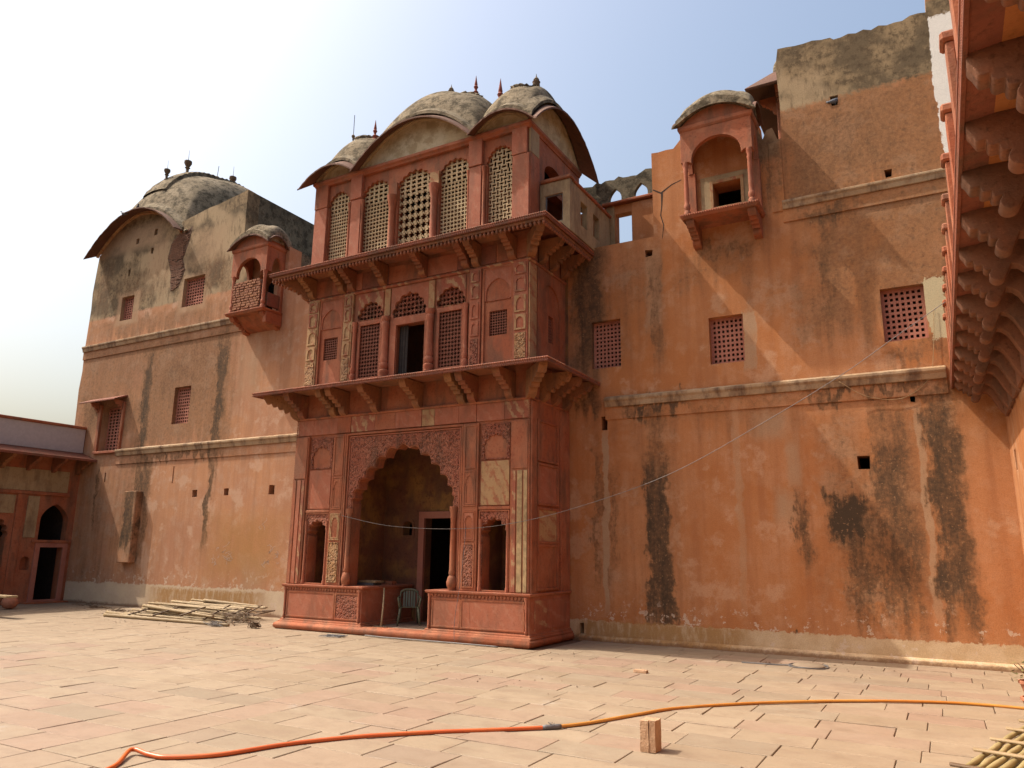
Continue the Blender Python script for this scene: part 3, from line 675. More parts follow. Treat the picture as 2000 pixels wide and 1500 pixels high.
# ------------------------------------------------------------------ gatehouse
CX = -12.64; XL, XR = -16.60, -8.68; YF = 16.30; YB = 18.52
gh = thing('gatehouse', 'three-storey carved red sandstone gatehouse with curved roofs and pierced screens', 'gatehouse', (CX, 17.4, 0))
def P_(name, mesh, mat, parent=None, **k): return obj(name, mesh, mat, parent or gh, **k)
def fpanel(x0, x1, z0, z1, mat, y=YF, d=.03, name='panel', bevel=.006): return P_(name, plate(rect(x0, x1, z0, z1), [], d, FRONT(y-d), bevel), mat)
def ring(x0, x1, z0, z1, w_, mat, y=YF, d=.035, name='moulding'):
    return P_(name, plate(rect(x0, x1, z0, z1), [rect(x0+w_, x1-w_, z0+w_, z1-w_)], d, FRONT(y-d), .006), mat)
# base
P_('base_torus', sweepU([(-.3, -.02), (.02, -.02), (.09, .0), (.14, .05), (.15, .1), (.13, .155), (.07, .195), (-.3, .2)], XL, XR, 16.2, YB).mesh(auto=50), M['red'])
P_('threshold_floor', MB().box(-13.9, -11.4, 16.12, 18.5, 0, .185).mesh(bevel=.01), M['slab'])
PL = [(-16.64, -13.68), (-11.62, -8.6)]
leaf = MB().prism([(.045*math.cos(q), -.0-.065*math.sin(q)) for q in [math.pi*i/7 for i in range(8)]], lambda a, b, c: (a, -c, b), .03).mesh(bevel=.004)
for i, (x0, x1) in enumerate(PL):
    yb = 18.5
    pb = P_('plinth_block', MB().box(x0+.05, x1-.05, 16.25, yb, .19, 1.16).mesh(bevel=.01), M['redp'])
    sides = 'LFR'
    P_('plinth_foot', sweepU([(-.1, .185), (.1, .185), (.09, .215), (.055, .235), (.05, .27), (.0, .3), (-.1, .3)], x0+.06, x1-.06, 16.25, yb).mesh(bevel=.004), M['red'], pb)
    P_('ledge', sweepU([(-.2, 1.14), (.035, 1.14), (.065, 1.17), (.07, 1.215), (-.2, 1.222)], x0+.06, x1-.06, 16.25, yb).mesh(bevel=.006), M['redp'], pb)
    P_('ledge_top', MB().box(x0+.1, x1-.1, 16.3, yb, 1.15, 1.2235).mesh(), M['redp'], pb)
    n = int((x1-x0-.1)/.1)
    mbl = MB()
    for k in range(n):
        cx = x0+.1+k*(x1-x0-.2)/(n-1)
        mbl.prism([(cx+.043*math.cos(q), 1.135-.075*math.sin(q)) for q in [math.pi*t/6 for t in range(7)]], lambda a, b, c: (a, 16.247-c, b), .028)
    P_('leaf_frieze', mbl.mesh(bevel=.004), M['red'], pb, kind='stuff')
    segs = [(-16.42, -14.7), (-14.62, -13.85)] if i == 0 else [(-11.40, -10.6), (-10.53, -8.8)]
    for k, (a, b) in enumerate(segs):
        P_('panel', plate(rect(a, b, .36, 1.0), [], .02, FRONT(16.232), .006), M['redcarve'] if (i == 0 and k == 1) else M['redp'], pb)
        P_('panel_frame', plate(rect(a-.035, b+.035, .325, 1.035), [rect(a+.012, b-.012, .372, .988)], .03, FRONT(16.222), .008), M['red'], pb)
    for xx in (x0+.12, x1-.12):
        P_('corner_baluster', MB().lathe([(.03, .3), (.045, .34), (.025, .4), (.035, .55), (.028, .75), (.04, .9), (.03, 1.0), (.05, 1.1), (.05, 1.13)], 8, (xx, 16.23, 0)).mesh(auto=50), M['redp'], pb)
P_('panel', plate(rect(16.5, 17.15, .36, 1.05), [], .02, SIDE(-8.632), .006), M['streaky'])
P_('panel', plate(rect(17.22, 18.3, .36, 1.05), [], .02, SIDE(-8.632), .006), M['redp'])

# ---- lower storey
HW = 1.68
body = [(XL, .19), (CX-HW, .19)] + cusp(CX, HW, 1.3, 3.45, 4.96, 13, .17, 5, .9)[1:-1] + [(CX+HW, .19), (XR, .19), (XR, 6.95), (XL, 6.95)]
nich = [cusp(CX+s*2.93, .34, 1.225, 2.55, 2.96, 7, .2, 4, .2) for s in (-1, 1)]
P_('front_wall', plate(body, nich, .36, FRONT(YF+.06)), M['red'])
P_('side_wall', MB().box(XR-.36, XR, YF+.421, YB, .2, 6.95).mesh(), M['red'])
P_('side_wall', MB().box(XL, XL+.36, YF+.421, YB, .2, 6.95).mesh(), M['red'])
for s in (-1, 1):
    cx = CX+s*2.93
    mb = MB().box(cx-.62, cx+.62, YF+1.25, YF+1.35, 1.2, 3.3).box(cx-.62, cx-.45, YF+.421, YF+1.25, 1.2, 3.3).box(cx+.45, cx+.62, YF+.421, YF+1.25, 1.2, 3.3).box(cx-.62, cx+.62, YF+.421, YF+1.35, 3.3, 3.4)
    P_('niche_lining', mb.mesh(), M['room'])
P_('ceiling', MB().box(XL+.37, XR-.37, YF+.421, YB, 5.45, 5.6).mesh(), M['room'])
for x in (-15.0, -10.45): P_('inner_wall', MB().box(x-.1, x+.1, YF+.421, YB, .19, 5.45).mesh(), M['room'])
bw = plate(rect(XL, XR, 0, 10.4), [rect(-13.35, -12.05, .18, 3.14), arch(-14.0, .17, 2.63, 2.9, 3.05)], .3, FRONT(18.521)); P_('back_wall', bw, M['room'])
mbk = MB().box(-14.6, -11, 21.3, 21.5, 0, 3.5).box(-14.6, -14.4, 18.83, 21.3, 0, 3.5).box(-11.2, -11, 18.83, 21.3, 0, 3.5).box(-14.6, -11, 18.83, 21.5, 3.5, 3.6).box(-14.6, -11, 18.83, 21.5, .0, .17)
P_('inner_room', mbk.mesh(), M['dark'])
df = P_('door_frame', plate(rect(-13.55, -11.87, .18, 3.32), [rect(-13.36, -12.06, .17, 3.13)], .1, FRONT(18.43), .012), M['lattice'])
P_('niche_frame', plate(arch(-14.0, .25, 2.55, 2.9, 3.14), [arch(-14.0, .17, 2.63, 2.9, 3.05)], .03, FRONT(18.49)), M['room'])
# arch frame, engaged columns of the arch
def uframe(x0, x1, z0, z1, w_, mat, y, d): return P_('moulding', plate([(x0, z0), (x0+w_, z0), (x0+w_, z1-w_), (x1-w_, z1-w_), (x1-w_, z0), (x1, z0), (x1, z1), (x0, z1)], [], d, FRONT(y-d), .006), mat)
uframe(CX-1.98, CX+1.98, 1.23, 5.43, .05, M['red'], YF+.06, .075); uframe(CX-1.9, CX+1.9, 1.23, 5.35, .03, M['redp'], YF+.06, .045)
P_('arch_spandrel', plate([(CX-1.86, 3.3), (CX-HW-.03, 3.3)]+cusp(CX, HW+.03, 3.4, 3.45, 5.0, 13, .17, 5, .9)[1:-1]+[(CX+HW+.03, 3.3), (CX+1.86, 3.3), (CX+1.86, 5.31), (CX-1.86, 5.31)], [], .025, FRONT(YF+.036), .004), M['redcarve'])
colp = [(.1, 0), (.1, .06), (.13, .1), (.14, .2), (.1, .33), (.07, .36), (.09, .42), (.075, .5), (.07, 1.7), (.085, 1.85), (.08, 1.9), (.11, 2.0), (.11, 2.08)]
for s in (-1, 1): lathe_obj('arch_column', colp, M['red'], gh, (CX+s*(HW+.06), YF+.02, 1.225), 12)
# pilasters
for s in (-1, 1):
    def X(a, b): return (CX+s*a, CX+s*b) if s > 0 else (CX+s*b, CX+s*a)
    a, b = X(1.99, 2.47); pl = P_('pilaster', MB().box(a, b, YF-.02, YF+.06, 1.225, 5.43).mesh(bevel=.01), M['red'])
    for z0, z1, mt in ((1.3, 2.38, M['redcarve'] if s > 0 else M['buffcarve']), (2.44, 3.18, M['redp'] if s > 0 else M['buff']), (3.3, 4.2, M['red']), (4.25, 5.38, M['redp'])):
        x0, x1 = a+.06, b-.06
        P_('panel', plate(rect(x0, x1, z0, z1), [rect(x0+.035, x1-.035, z0+.035, z1-.035)], .02, FRONT(YF-.04), .004), M['red'] if mt in (M['red'], M['redcarve'], M['redp']) else mt, pl)
        if mt in (M['redcarve'], M['buffcarve']): P_('carved_panel', plate(rect(x0+.05, x1-.05, z0+.05, z1-.05), [], .018, FRONT(YF-.038), .004), mt, pl)
        elif z0 > 2.4 and z0 < 3.4:
            P_('blind_arch', plate(rect(x0+.045, x1-.045, z0+.045, z1-.045), [cusp((x0+x1)/2, .1, z0+.08, z0+.45*(z1-z0)+.1, z1-.12, 7, .2)], .016, FRONT(YF-.036), .003), mt, pl)
    a, b = X(3.42, 3.95); pl = P_('pilaster', MB().box(a, b, YF-.02, YF+.06, 1.225, 5.43).mesh(bevel=.01), M['red'])
    st = (M['tan'] if s > 0 else M['redp'])
    for u0, u1, mt in ((.06, .16, M['streaky']), (.2, .34, st), (.38, .48, st if s > 0 else M['red'])):
        x0, x1 = (a+u0, a+u1) if s > 0 else (b-u1, b-u0)
        P_('strip_moulding', plate(rect(x0, x1, 1.24, 4.15), [], .022, FRONT(YF-.042), .006), mt, pl)
    P_('strip_moulding', plate(rect(a+.04, b-.04, 4.2, 5.4), [], .022, FRONT(YF-.042), .006), M['red'], pl)
    # bay between: niche surround, plain panel, arched panel
    a, b = X(2.5, 3.39)
    P_('niche_surround', plate(rect(a, b, 1.23, 3.2), [cusp((a+b)/2, .345, 1.24, 2.55, 2.97, 7, .2, 4, .2)], .03, FRONT(YF+.031), .004), M['redcarve'])
    ring(a, b, 1.23, 3.2, .035, M['red'], y=YF+.06, d=.05)
    P_('lintel', MB().box(a-.02, b+.02, YF, YF+.06, 3.21, 3.29).mesh(bevel=.01), M['red'])
    fpanel(a+.03, b-.03, 3.32, 4.43, M['buff'] if s > 0 else M['redp'], y=YF+.06)
    P_('blind_arch', plate(rect(a+.03, b-.03, 4.47, 5.38), [cusp((a+b)/2, .33, 4.5, 4.75, 5.08, 7, .18)], .03, FRONT(YF+.031), .004), M['redcarve'])
    for xx in (a+.05, b-.05): lathe_obj('niche_column', [(.05, 0), (.055, .08), (.035, .14), (.045, .2), (.032, .3), (.03, 1.5), (.045, 1.62), (.05, 1.75)], M['redp'], gh, (xx, YF+.02, 1.228), 8)
    ex = XL+.02 if s < 0 else XR-.02
    mb = MB(); k = 0; zz = 1.24
    while zz < 6.0: mb.lathe([(.012, 0), (.024, .012), (.024, .03), (.012, .042)], 6, (ex, YF, zz)); zz += .05
    P_('rope_moulding', mb.mesh(auto=60), M['red'], kind='stuff')
# frieze above the arch
x = XL+.03; i = 0
for wd in (.62, .92, .5, .88, .72, .9, .42, .78, .55, .84, .75):
    x1 = min(x+wd, XR-.03)
    if x1-x > .1: fpanel(x+.004, x1-.004, 5.47, 5.93, (M['redp'], M['redp'], M['red'], M['streaky'], M['red'], M['redp'], M['buff'])[i % 7] if i not in (0, 9) else M['redp'], y=YF+.06, d=.035+.006*(i % 3), bevel=.008, name='frieze_block')
    x = x1; i += 1
P_('string_course', sweepU([(-.05, 5.93), (.03, 5.93), (.06, 5.97), (.03, 6.01), (-.05, 6.01)], XL+.02, XR-.02, YF+.02, YB).mesh(), M['red'])
# right side of the lower storey
for z0, z1, mt in ((1.3, 2.35, M['red']), (2.42, 3.25, M['buff']), (3.36, 4.35, M['redp']), (4.45, 5.45, M['red'])):
    P_('panel', plate(rect(16.72, 17.75, z0, z1), [], .025, SIDE(XR+.014), .006), mt)
    P_('panel_frame', plate(rect(16.64, 17.83, z0-.03, z1+.03), [rect(16.72, 17.75, z0+.03, z1-.03)], .07, SIDE(XR+.05), .008), M['red'])
P_('pilaster', MB().box(XR-.02, XR+.045, 17.95, 18.5, 1.2, 5.9).mesh(bevel=.01), M['red']); P_('pilaster', MB().box(XR-.02, XR+.045, 16.32, 16.6, 1.2, 5.9).mesh(bevel=.01), M['red'])

# ---- eaves
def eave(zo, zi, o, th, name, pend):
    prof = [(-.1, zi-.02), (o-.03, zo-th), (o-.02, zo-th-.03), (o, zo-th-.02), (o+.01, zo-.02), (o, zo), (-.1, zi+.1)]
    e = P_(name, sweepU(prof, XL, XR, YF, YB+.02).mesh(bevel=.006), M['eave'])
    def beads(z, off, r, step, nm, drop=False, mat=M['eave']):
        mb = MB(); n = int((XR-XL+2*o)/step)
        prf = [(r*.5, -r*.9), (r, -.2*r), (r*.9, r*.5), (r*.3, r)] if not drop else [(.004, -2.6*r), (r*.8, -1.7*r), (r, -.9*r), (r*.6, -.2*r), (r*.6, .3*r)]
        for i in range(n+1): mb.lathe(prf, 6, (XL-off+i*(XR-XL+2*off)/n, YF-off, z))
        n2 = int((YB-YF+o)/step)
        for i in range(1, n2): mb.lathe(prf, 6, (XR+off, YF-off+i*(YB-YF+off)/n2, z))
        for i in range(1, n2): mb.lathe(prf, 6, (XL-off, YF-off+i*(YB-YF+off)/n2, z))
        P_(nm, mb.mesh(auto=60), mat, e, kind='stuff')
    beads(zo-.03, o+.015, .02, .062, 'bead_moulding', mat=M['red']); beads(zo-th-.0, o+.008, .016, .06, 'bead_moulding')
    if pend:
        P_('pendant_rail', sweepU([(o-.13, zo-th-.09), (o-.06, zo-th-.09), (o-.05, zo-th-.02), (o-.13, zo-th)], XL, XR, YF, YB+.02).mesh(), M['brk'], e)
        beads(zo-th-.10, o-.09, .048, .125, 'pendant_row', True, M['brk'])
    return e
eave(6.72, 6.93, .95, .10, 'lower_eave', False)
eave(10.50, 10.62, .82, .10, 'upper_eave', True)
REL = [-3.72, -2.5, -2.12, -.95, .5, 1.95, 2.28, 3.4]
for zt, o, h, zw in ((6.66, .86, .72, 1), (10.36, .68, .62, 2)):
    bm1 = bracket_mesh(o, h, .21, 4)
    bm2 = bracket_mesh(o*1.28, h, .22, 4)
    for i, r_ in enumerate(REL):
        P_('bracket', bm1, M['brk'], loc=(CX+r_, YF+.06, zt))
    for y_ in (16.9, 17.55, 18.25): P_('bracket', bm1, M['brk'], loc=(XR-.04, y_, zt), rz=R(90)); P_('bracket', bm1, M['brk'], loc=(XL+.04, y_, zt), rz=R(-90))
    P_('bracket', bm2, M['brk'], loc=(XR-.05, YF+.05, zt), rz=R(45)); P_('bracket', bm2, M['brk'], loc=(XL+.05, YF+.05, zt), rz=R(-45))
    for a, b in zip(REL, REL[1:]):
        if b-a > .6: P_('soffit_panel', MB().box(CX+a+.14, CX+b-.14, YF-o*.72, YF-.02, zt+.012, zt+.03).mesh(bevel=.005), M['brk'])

# ---- second storey
XL2, XR2 = -16.55, -8.76
W = []
door = rect(-13.12, -12.04, 6.96, 8.5)
holes = [door, rect(CX-1.84, CX-.99, 7.02, 8.70), rect(CX+.99, CX+1.84, 7.02, 8.70)]
lun = [cusp(CX-1.415, .44, 8.80, 8.84, 9.30, 7, .15), cusp(CX, .55, 8.72, 8.76, 9.36, 7, .15), cusp(CX+1.415, .44, 8.80, 8.84, 9.30, 7, .15)]
sm = [rect(CX+s*2.93-.27, CX+s*2.93+.27, 7.75, 8.43) for s in (-1, 1)]
P_('front_wall', plate(rect(XL2, XR2, 6.96, 10.55), holes+lun+sm, .3, FRONT(YF+.08)), M['red'])
P_('side_wall', plate(rect(YF+.381, YB, 6.96, 10.55), [rect(17.45, 17.75, 7.7, 8.45)], .3, SIDE(XR2)), M['red'])
P_('side_wall', MB().box(XL2, XL2+.3, YF+.381, YB, 6.96, 10.55).mesh(), M['red'])
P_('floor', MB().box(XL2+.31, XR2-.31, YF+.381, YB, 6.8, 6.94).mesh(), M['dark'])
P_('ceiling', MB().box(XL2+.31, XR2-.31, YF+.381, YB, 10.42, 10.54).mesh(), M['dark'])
for s in (-1, 1):
    cx = CX+s*1.415
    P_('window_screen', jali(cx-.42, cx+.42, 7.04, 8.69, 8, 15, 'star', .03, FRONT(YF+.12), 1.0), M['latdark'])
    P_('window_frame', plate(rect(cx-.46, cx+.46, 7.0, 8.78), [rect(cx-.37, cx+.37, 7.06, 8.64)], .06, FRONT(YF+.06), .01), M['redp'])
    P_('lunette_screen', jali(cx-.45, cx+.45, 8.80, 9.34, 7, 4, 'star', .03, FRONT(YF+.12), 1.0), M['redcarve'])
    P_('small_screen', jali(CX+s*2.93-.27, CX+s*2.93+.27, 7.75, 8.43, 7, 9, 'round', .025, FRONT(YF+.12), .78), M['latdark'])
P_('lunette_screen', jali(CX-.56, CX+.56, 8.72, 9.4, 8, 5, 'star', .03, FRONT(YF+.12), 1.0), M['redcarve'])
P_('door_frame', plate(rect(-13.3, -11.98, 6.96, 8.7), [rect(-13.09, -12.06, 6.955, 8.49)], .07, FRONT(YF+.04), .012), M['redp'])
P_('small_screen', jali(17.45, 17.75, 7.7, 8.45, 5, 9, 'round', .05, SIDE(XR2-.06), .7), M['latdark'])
cb = MB(); n = 18
for i in range(n):
    t = i/(n-1); cb.v += [(-13.08+.3*t, YF+.24+.03*math.sin(t*19), z) for z in (6.97, 7.4, 7.9, 8.48)]
for i in range(n-1):
    for k in range(3): cb.f.append((4*i+k, 4*i+4+k, 4*i+5+k, 4*i+1+k))
P_('curtain', cb.mesh(smooth=True), M['cloth'])
col2 = [(.13, 0), (.13, .06), (.15, .1), (.15, .18), (.1, .22), (.14, .3), (.13, .38), (.10, .42), (.12, .48), (.105, .55), (.095, 1.45), (.115, 1.5), (.12, 1.6), (.1, 1.63), (.14, 1.7), (.14, 1.78)]
for r_ in (-.78, .78): lathe_obj('column', col2, M['redp'], gh, (CX+r_, YF+.0, 6.98), 14)
for r_ in (-1.95, 1.95): lathe_obj('column', [(a*.6, b) for a, b in col2], M['redp'], gh, (CX+r_, YF+.02, 6.98), 10)
for s in (-1, 1):
    def X(a, b): return (CX+s*a, CX+s*b) if s > 0 else (CX+s*b, CX+s*a)
    for (u0, u1), m_lo, m_hi in (((3.42, 3.86), M['buffcarve'], M['buff']), ((2.06, 2.42), M['buffcarve'] if s < 0 else M['redcarve'], M['buff'] if s < 0 else M['redp'])):
        a, b = X(u0, u1); pl = P_('pilaster', MB().box(a, b, YF, YF+.08, 6.97, 9.7).mesh(bevel=.01), M['redp'] if s > 0 else M['buff'])
        P_('carved_panel', plate(rect(a+.06, b-.06, 7.02, 7.7), [], .02, FRONT(YF-.02), .004), m_lo, pl)
        for z0, z1 in ((7.78, 8.2), (8.26, 8.72)):
            P_('blind_arch', plate(rect(a+.05, b-.05, z0, z1), [arch((a+b)/2, (b-a)/2-.11, z0+.05, z1-.22, z1-.07)], .025, FRONT(YF-.025), .004), m_hi, pl)
        for z0, z1 in ((8.82, 9.25), (9.3, 9.62)):
            P_('blind_arch', plate(rect(a+.05, b-.05, z0, z1), [cusp((a+b)/2, (b-a)/2-.11, z0+.05, z1-.18, z1-.07, 5)], .025, FRONT(YF-.025), .004), M['streaky'], pl)
    a, b = X(2.48, 3.38)
    P_('blind_arch', plate(rect(a, b, 8.72, 9.62), [arch((a+b)/2, .37, 8.71, 8.95, 9.33, point=.2)], .03, FRONT(YF+.05), .004), M['redp'])
    P_('moulding', plate(rect(a-.03, b+.03, 6.98, 9.66), [rect(a+.03, b-.03, 6.97, 9.61)], .05, FRONT(YF+.03), .008), M['red'])
    a, b = X(.95, 1.9); P_('arch_spandrel', plate(rect(a, b, 8.79, 9.62), [cusp((a+b)/2, .45, 8.80, 8.84, 9.32, 7, .15)], .025, FRONT(YF+.055), .004), M['streaky'])
    xs = CX+s*.78; fpanel(xs-.1, xs+.1, 8.8, 9.62, M['buff'], y=YF+.08, d=.05)
P_('arch_spandrel', plate(rect(CX-.66, CX+.66, 8.70, 9.62), [cusp(CX, .56, 8.71, 8.76, 9.38, 7, .15)], .025, FRONT(YF+.055), .004), M['redp'])
P_('string_course', sweepU([(-.05, 9.66), (.02, 9.66), (.06, 9.70), (.02, 9.75), (-.05, 9.75)], XL2, XR2, YF+.06, YB).mesh(), M['streaky'])
x = XL2+.02
for i, wd in enumerate((.9, 1.2, 1.0, 1.3, 1.1, 1.25, .95, .5)):
    x1 = min(x+wd, XR2-.02)
    if x1-x > .1: fpanel(x+.004, x1-.004, 9.78, 10.3, (M['red'], M['redp'], M['eave'])[i % 3], y=YF+.08, d=.03+.008*(i % 2), name='frieze_block')
    x = x1
P_('blind_arch', plate(rect(16.75, 18.2, 7.0, 9.6), [arch(17.5, .55, 6.99, 8.75, 9.3)], .05, SIDE(XR2+.045), .006), M['red'])
fpanel_side = P_('panel', plate(rect(16.32, 16.7, 7.0, 9.6), [], .04, SIDE(XR2+.035), .006), M['buff'])

# ---- third storey
XL3, XR3 = -16.52, -8.78; YB3 = 19.6
arch3 = [(CX-2.93, .40), (CX-1.43, .52), (CX, .60), (CX+1.43, .52), (CX+2.93, .40)]
hs = [cusp(c, h_, 10.62, 12.72, 13.2, 9, .18, 4, .15) for c, h_ in arch3]
P_('front_wall', plate(rect(XL3, XR3, 10.58, 13.6), hs, .3, FRONT(YF+.06)), M['red'])
kinds = [('round', 9, 22, .78), ('cross', 9, 20, .92), ('star', 6, 11, 1.1), ('cross', 9, 20, .88), ('weave', 7, 20, 1.05)]
for (c, h_), (kd, na, nb, fl) in zip(arch3, kinds):
    P_('pierced_screen', jali(c-h_-.02, c+h_+.02, 10.62, 12.55, na, int(nb*.8), kd, .03, FRONT(YF+.15), fl), M['screen'])
    P_('pierced_screen', jali(c-h_-.02, c+h_+.02, 12.55, 13.25, max(6, int(na*.7)), 5, 'cross' if kd != 'weave' else 'weave', .03, FRONT(YF+.145), .85 if kd != 'weave' else 1.05), M['screen'])
for s in (-1, 1):
    def X(a, b): return (CX+s*a, CX+s*b) if s > 0 else (CX+s*b, CX+s*a)
    a, b = X(3.36, 3.88); p = P_('pillar', MB().box(a, b, YF-.03, YF+.06, 10.58, 12.75).mesh(bevel=.012), M['redp'])
    P_('pillar_cap', MB().box(a-.01, b-.06 if s > 0 else b+.01, YF-.045, YF+.06, 12.76, 13.6).mesh(bevel=.01), M['redp'] if s > 0 else M['red'], p)
    a, b = X(1.97, 2.37); p = P_('pillar', MB().box(a, b, YF-.03, YF+.06, 10.58, 12.75).mesh(bevel=.012), M['redp'])
    P_('pillar_cap', MB().box(a-.02, b+.02, YF-.06, YF+.06, 12.76, 13.6).mesh(bevel=.01), M['redp'], p)
    lathe_obj('colonnette', [(.07, 0), (.08, .1), (.05, .18), (.05, 1.9), (.07, 2.0), (.08, 2.1)], M['red'], gh, (CX+s*2.44, YF+.02, 10.6), 10)
    lathe_obj('colonnette', [(.05, 0), (.06, .1), (.04, .18), (.04, 1.9), (.06, 2.0), (.07, 2.1)], M['red'], gh, (CX+s*1.93, YF+.02, 10.6), 10)
    lathe_obj('column', [(.15, 0), (.17, .12), (.13, .2), (.1, .3), (.1, 1.55), (.12, 1.65), (.16, 1.85), (.17, 1.95)], M['redp'] if s > 0 else M['red'], gh, (CX+s*.76, YF+.0, 10.6), 12)
    fpanel(CX+s*.76-.16, CX+s*.76+.16, 12.55, 12.95, M['buff'] if s > 0 else M['red'], y=YF+.06, d=.08)
P_('lintel', sweepU([(-.1, 13.5), (.03, 13.5), (.05, 13.55), (.1, 13.6), (.1, 13.68), (.05, 13.72), (-.1, 13.72)], XL3, XR3, YF, YB3).mesh(bevel=.006), M['red'])
# right flank of the top storey
P_('side_wall', plate(rect(YF+.361, YB3, 10.58, 13.6), [arch(17.85, .62, 12.35, 12.6, 12.98), rect(17.0, 18.9, 10.8, 12.2)], .3, SIDE(XR3)), M['red'])
P_('side_wall', MB().box(XL3, XL3+.3, YF+.361, YB3, 10.58, 13.6).mesh(), M['red'])
P_('rear_wall', MB().box(XL3+.31, XR3-.31, YB3-.3, YB3, 10.58, 13.6).mesh(), M['red'])
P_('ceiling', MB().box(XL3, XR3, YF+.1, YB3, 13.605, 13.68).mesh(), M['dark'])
P_('floor', MB().box(XL3-.1, XR3+.9, YF+.1, YB3+.2, 10.50, 10.575).mesh(), M['eave'])
P_('pilaster', MB().box(XR3-.02, XR3+.04, 16.33, 16.85, 12.8, 13.55).mesh(bevel=.01), M['creampl']); P_('pilaster', MB().box(XR3-.02, XR3+.045, 16.33, 16.85, 10.6, 12.79).mesh(bevel=.01), M['red'])
P_('screen_wall', plate(rect(XR3+.02, -7.85, 10.56, 12.05), [rect(-8.6, -8.07, 10.88, 11.68)], .14, FRONT(16.92), .01), M['creampl'])
P_('screen_wall', plate(rect(17.065, 19.75, 10.56, 12.02), [rect(17.62, 18.06, 10.97, 11.68), rect(18.48, 18.92, 10.97, 11.66)], .16, SIDE(-7.85), .01), M['creampl'])
P_('window_frame', plate(rect(-8.64, -8.03, 10.84, 11.72), [rect(-8.57, -8.1, 10.91, 11.65)], .04, FRONT(16.96), .006), M['metal'])
P_('coping', MB().box(XR3+.05, -7.8, 16.86, 17.1, 12.06, 12.16).mesh(bevel=.02), M['red']); P_('coping', MB().box(-8.05, -7.8, 17.11, 19.8, 12.03, 12.12).mesh(bevel=.02), M['red'])

# ---- roofs
def finial(name, mat, loc, h, kind):
    pots = {'vase': [(.06, 0), (.09, .06), (.06, .12), (.1, .2), (.17, .38), (.16, .5), (.19, .56), (.12, .62), (.14, .68), (.1, .74), (.03, .84), (.005, 1.0)],
            'spire': [(.1, 0), (.13, .1), (.07, .2), (.12, .3), (.06, .36), (.05, .44), (.1, .55), (.06, .62), (.07, .66), (.04, .85), (.005, 1.1)],
            'knob': [(.08, 0), (.06, .1), (.05, .3), (.09, .36), (.06, .42), (.13, .55), (.15, .65), (.07, .75), (.02, .8), (.008, 1.3)]}[kind]
    return lathe_obj(name, [(r_*h, z*h) for r_, z in pots], mat, gh, loc, 10)
TYM = [(-16.52, -14.80, .46), (-14.72, -10.56, 1.12), (-10.48, -8.78, .46)]
for x0, x1, e in TYM:
    arc = [(x0+(x1-x0)*i/20, 13.70+e*(1-(2*i/20-1)**2)) for i in range(21)]
    P_('tympanum', plate(arc, [], .25, FRONT(YF+.02)), M['tymp'])
    P_('roof_band', arc_eave((x0, YF+.02, 13.78), (x1, YF+.02, 13.78), (x0, YF-.06, 13.76), (x1, YF-.06, 13.76), e, e, .1), M['creampl'])
side_arc = [(16.25+3.4*i/20, 13.70+1.15*(1-(2*i/20-1)**2)) for i in range(21)]
P_('tympanum', plate(side_arc, [], .25, SIDE(XR3)), M['tymp']); P_('tympanum', plate(side_arc, [], .25, SIDEL(XL3)), M['tymp'])
VM = (-14.76, -10.52, 16.42, 19.6, 13.73, 2.66, 1.1, 1.0); VL = (-16.5, -14.74, 16.42, 19.6, 13.73, 2.0, .46, 1.1); VR = (-10.54, -8.8, 16.42, 19.6, 13.73, 2.0, .46, 1.1)
mid = P_('roof_vault', vault(*VM, pw=.66), M['roof']); lr = P_('roof_vault', vault(*VL, pw=.62), M['roof']); rr = P_('roof_vault', vault(*VR, pw=.62), M['roof'])
def band(par, x0, x1, e): P_('roof_moulding', arc_eave((x0, 16.5, 14.0), (x1, 16.5, 14.0), (x0, 16.22, 13.88), (x1, 16.22, 13.88), e+.1, e-.02, .1), M['roof'], par)
band(mid, -14.74, -10.54, 1.2); band(lr, -16.6, -14.78, .5); band(rr, -10.5, -8.7, .5)
P_('roof_moulding', arc_eave((-8.95, 16.2, 14.05), (-8.95, 19.7, 14.05), (-8.62, 16.15, 13.86), (-8.62, 19.75, 13.86), 1.3, 1.16, .1), M['roof'], rr)
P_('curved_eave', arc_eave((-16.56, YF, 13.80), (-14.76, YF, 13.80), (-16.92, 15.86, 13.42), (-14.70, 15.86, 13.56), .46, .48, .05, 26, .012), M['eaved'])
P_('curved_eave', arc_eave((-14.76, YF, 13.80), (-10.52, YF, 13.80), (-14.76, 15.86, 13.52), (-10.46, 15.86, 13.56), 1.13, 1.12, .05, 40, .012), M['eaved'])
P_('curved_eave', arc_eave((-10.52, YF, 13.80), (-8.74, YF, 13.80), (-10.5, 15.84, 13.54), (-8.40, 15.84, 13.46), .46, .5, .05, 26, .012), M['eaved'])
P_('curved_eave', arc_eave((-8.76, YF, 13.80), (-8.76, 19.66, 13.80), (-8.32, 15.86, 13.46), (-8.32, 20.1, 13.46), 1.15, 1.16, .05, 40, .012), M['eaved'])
P_('curved_eave', arc_eave((-16.54, YF, 13.80), (-16.54, 19.66, 13.80), (-16.95, 15.86, 13.42), (-16.95, 20.1, 13.46), 1.15, 1.16, .05, 40, .012), M['eaved'])
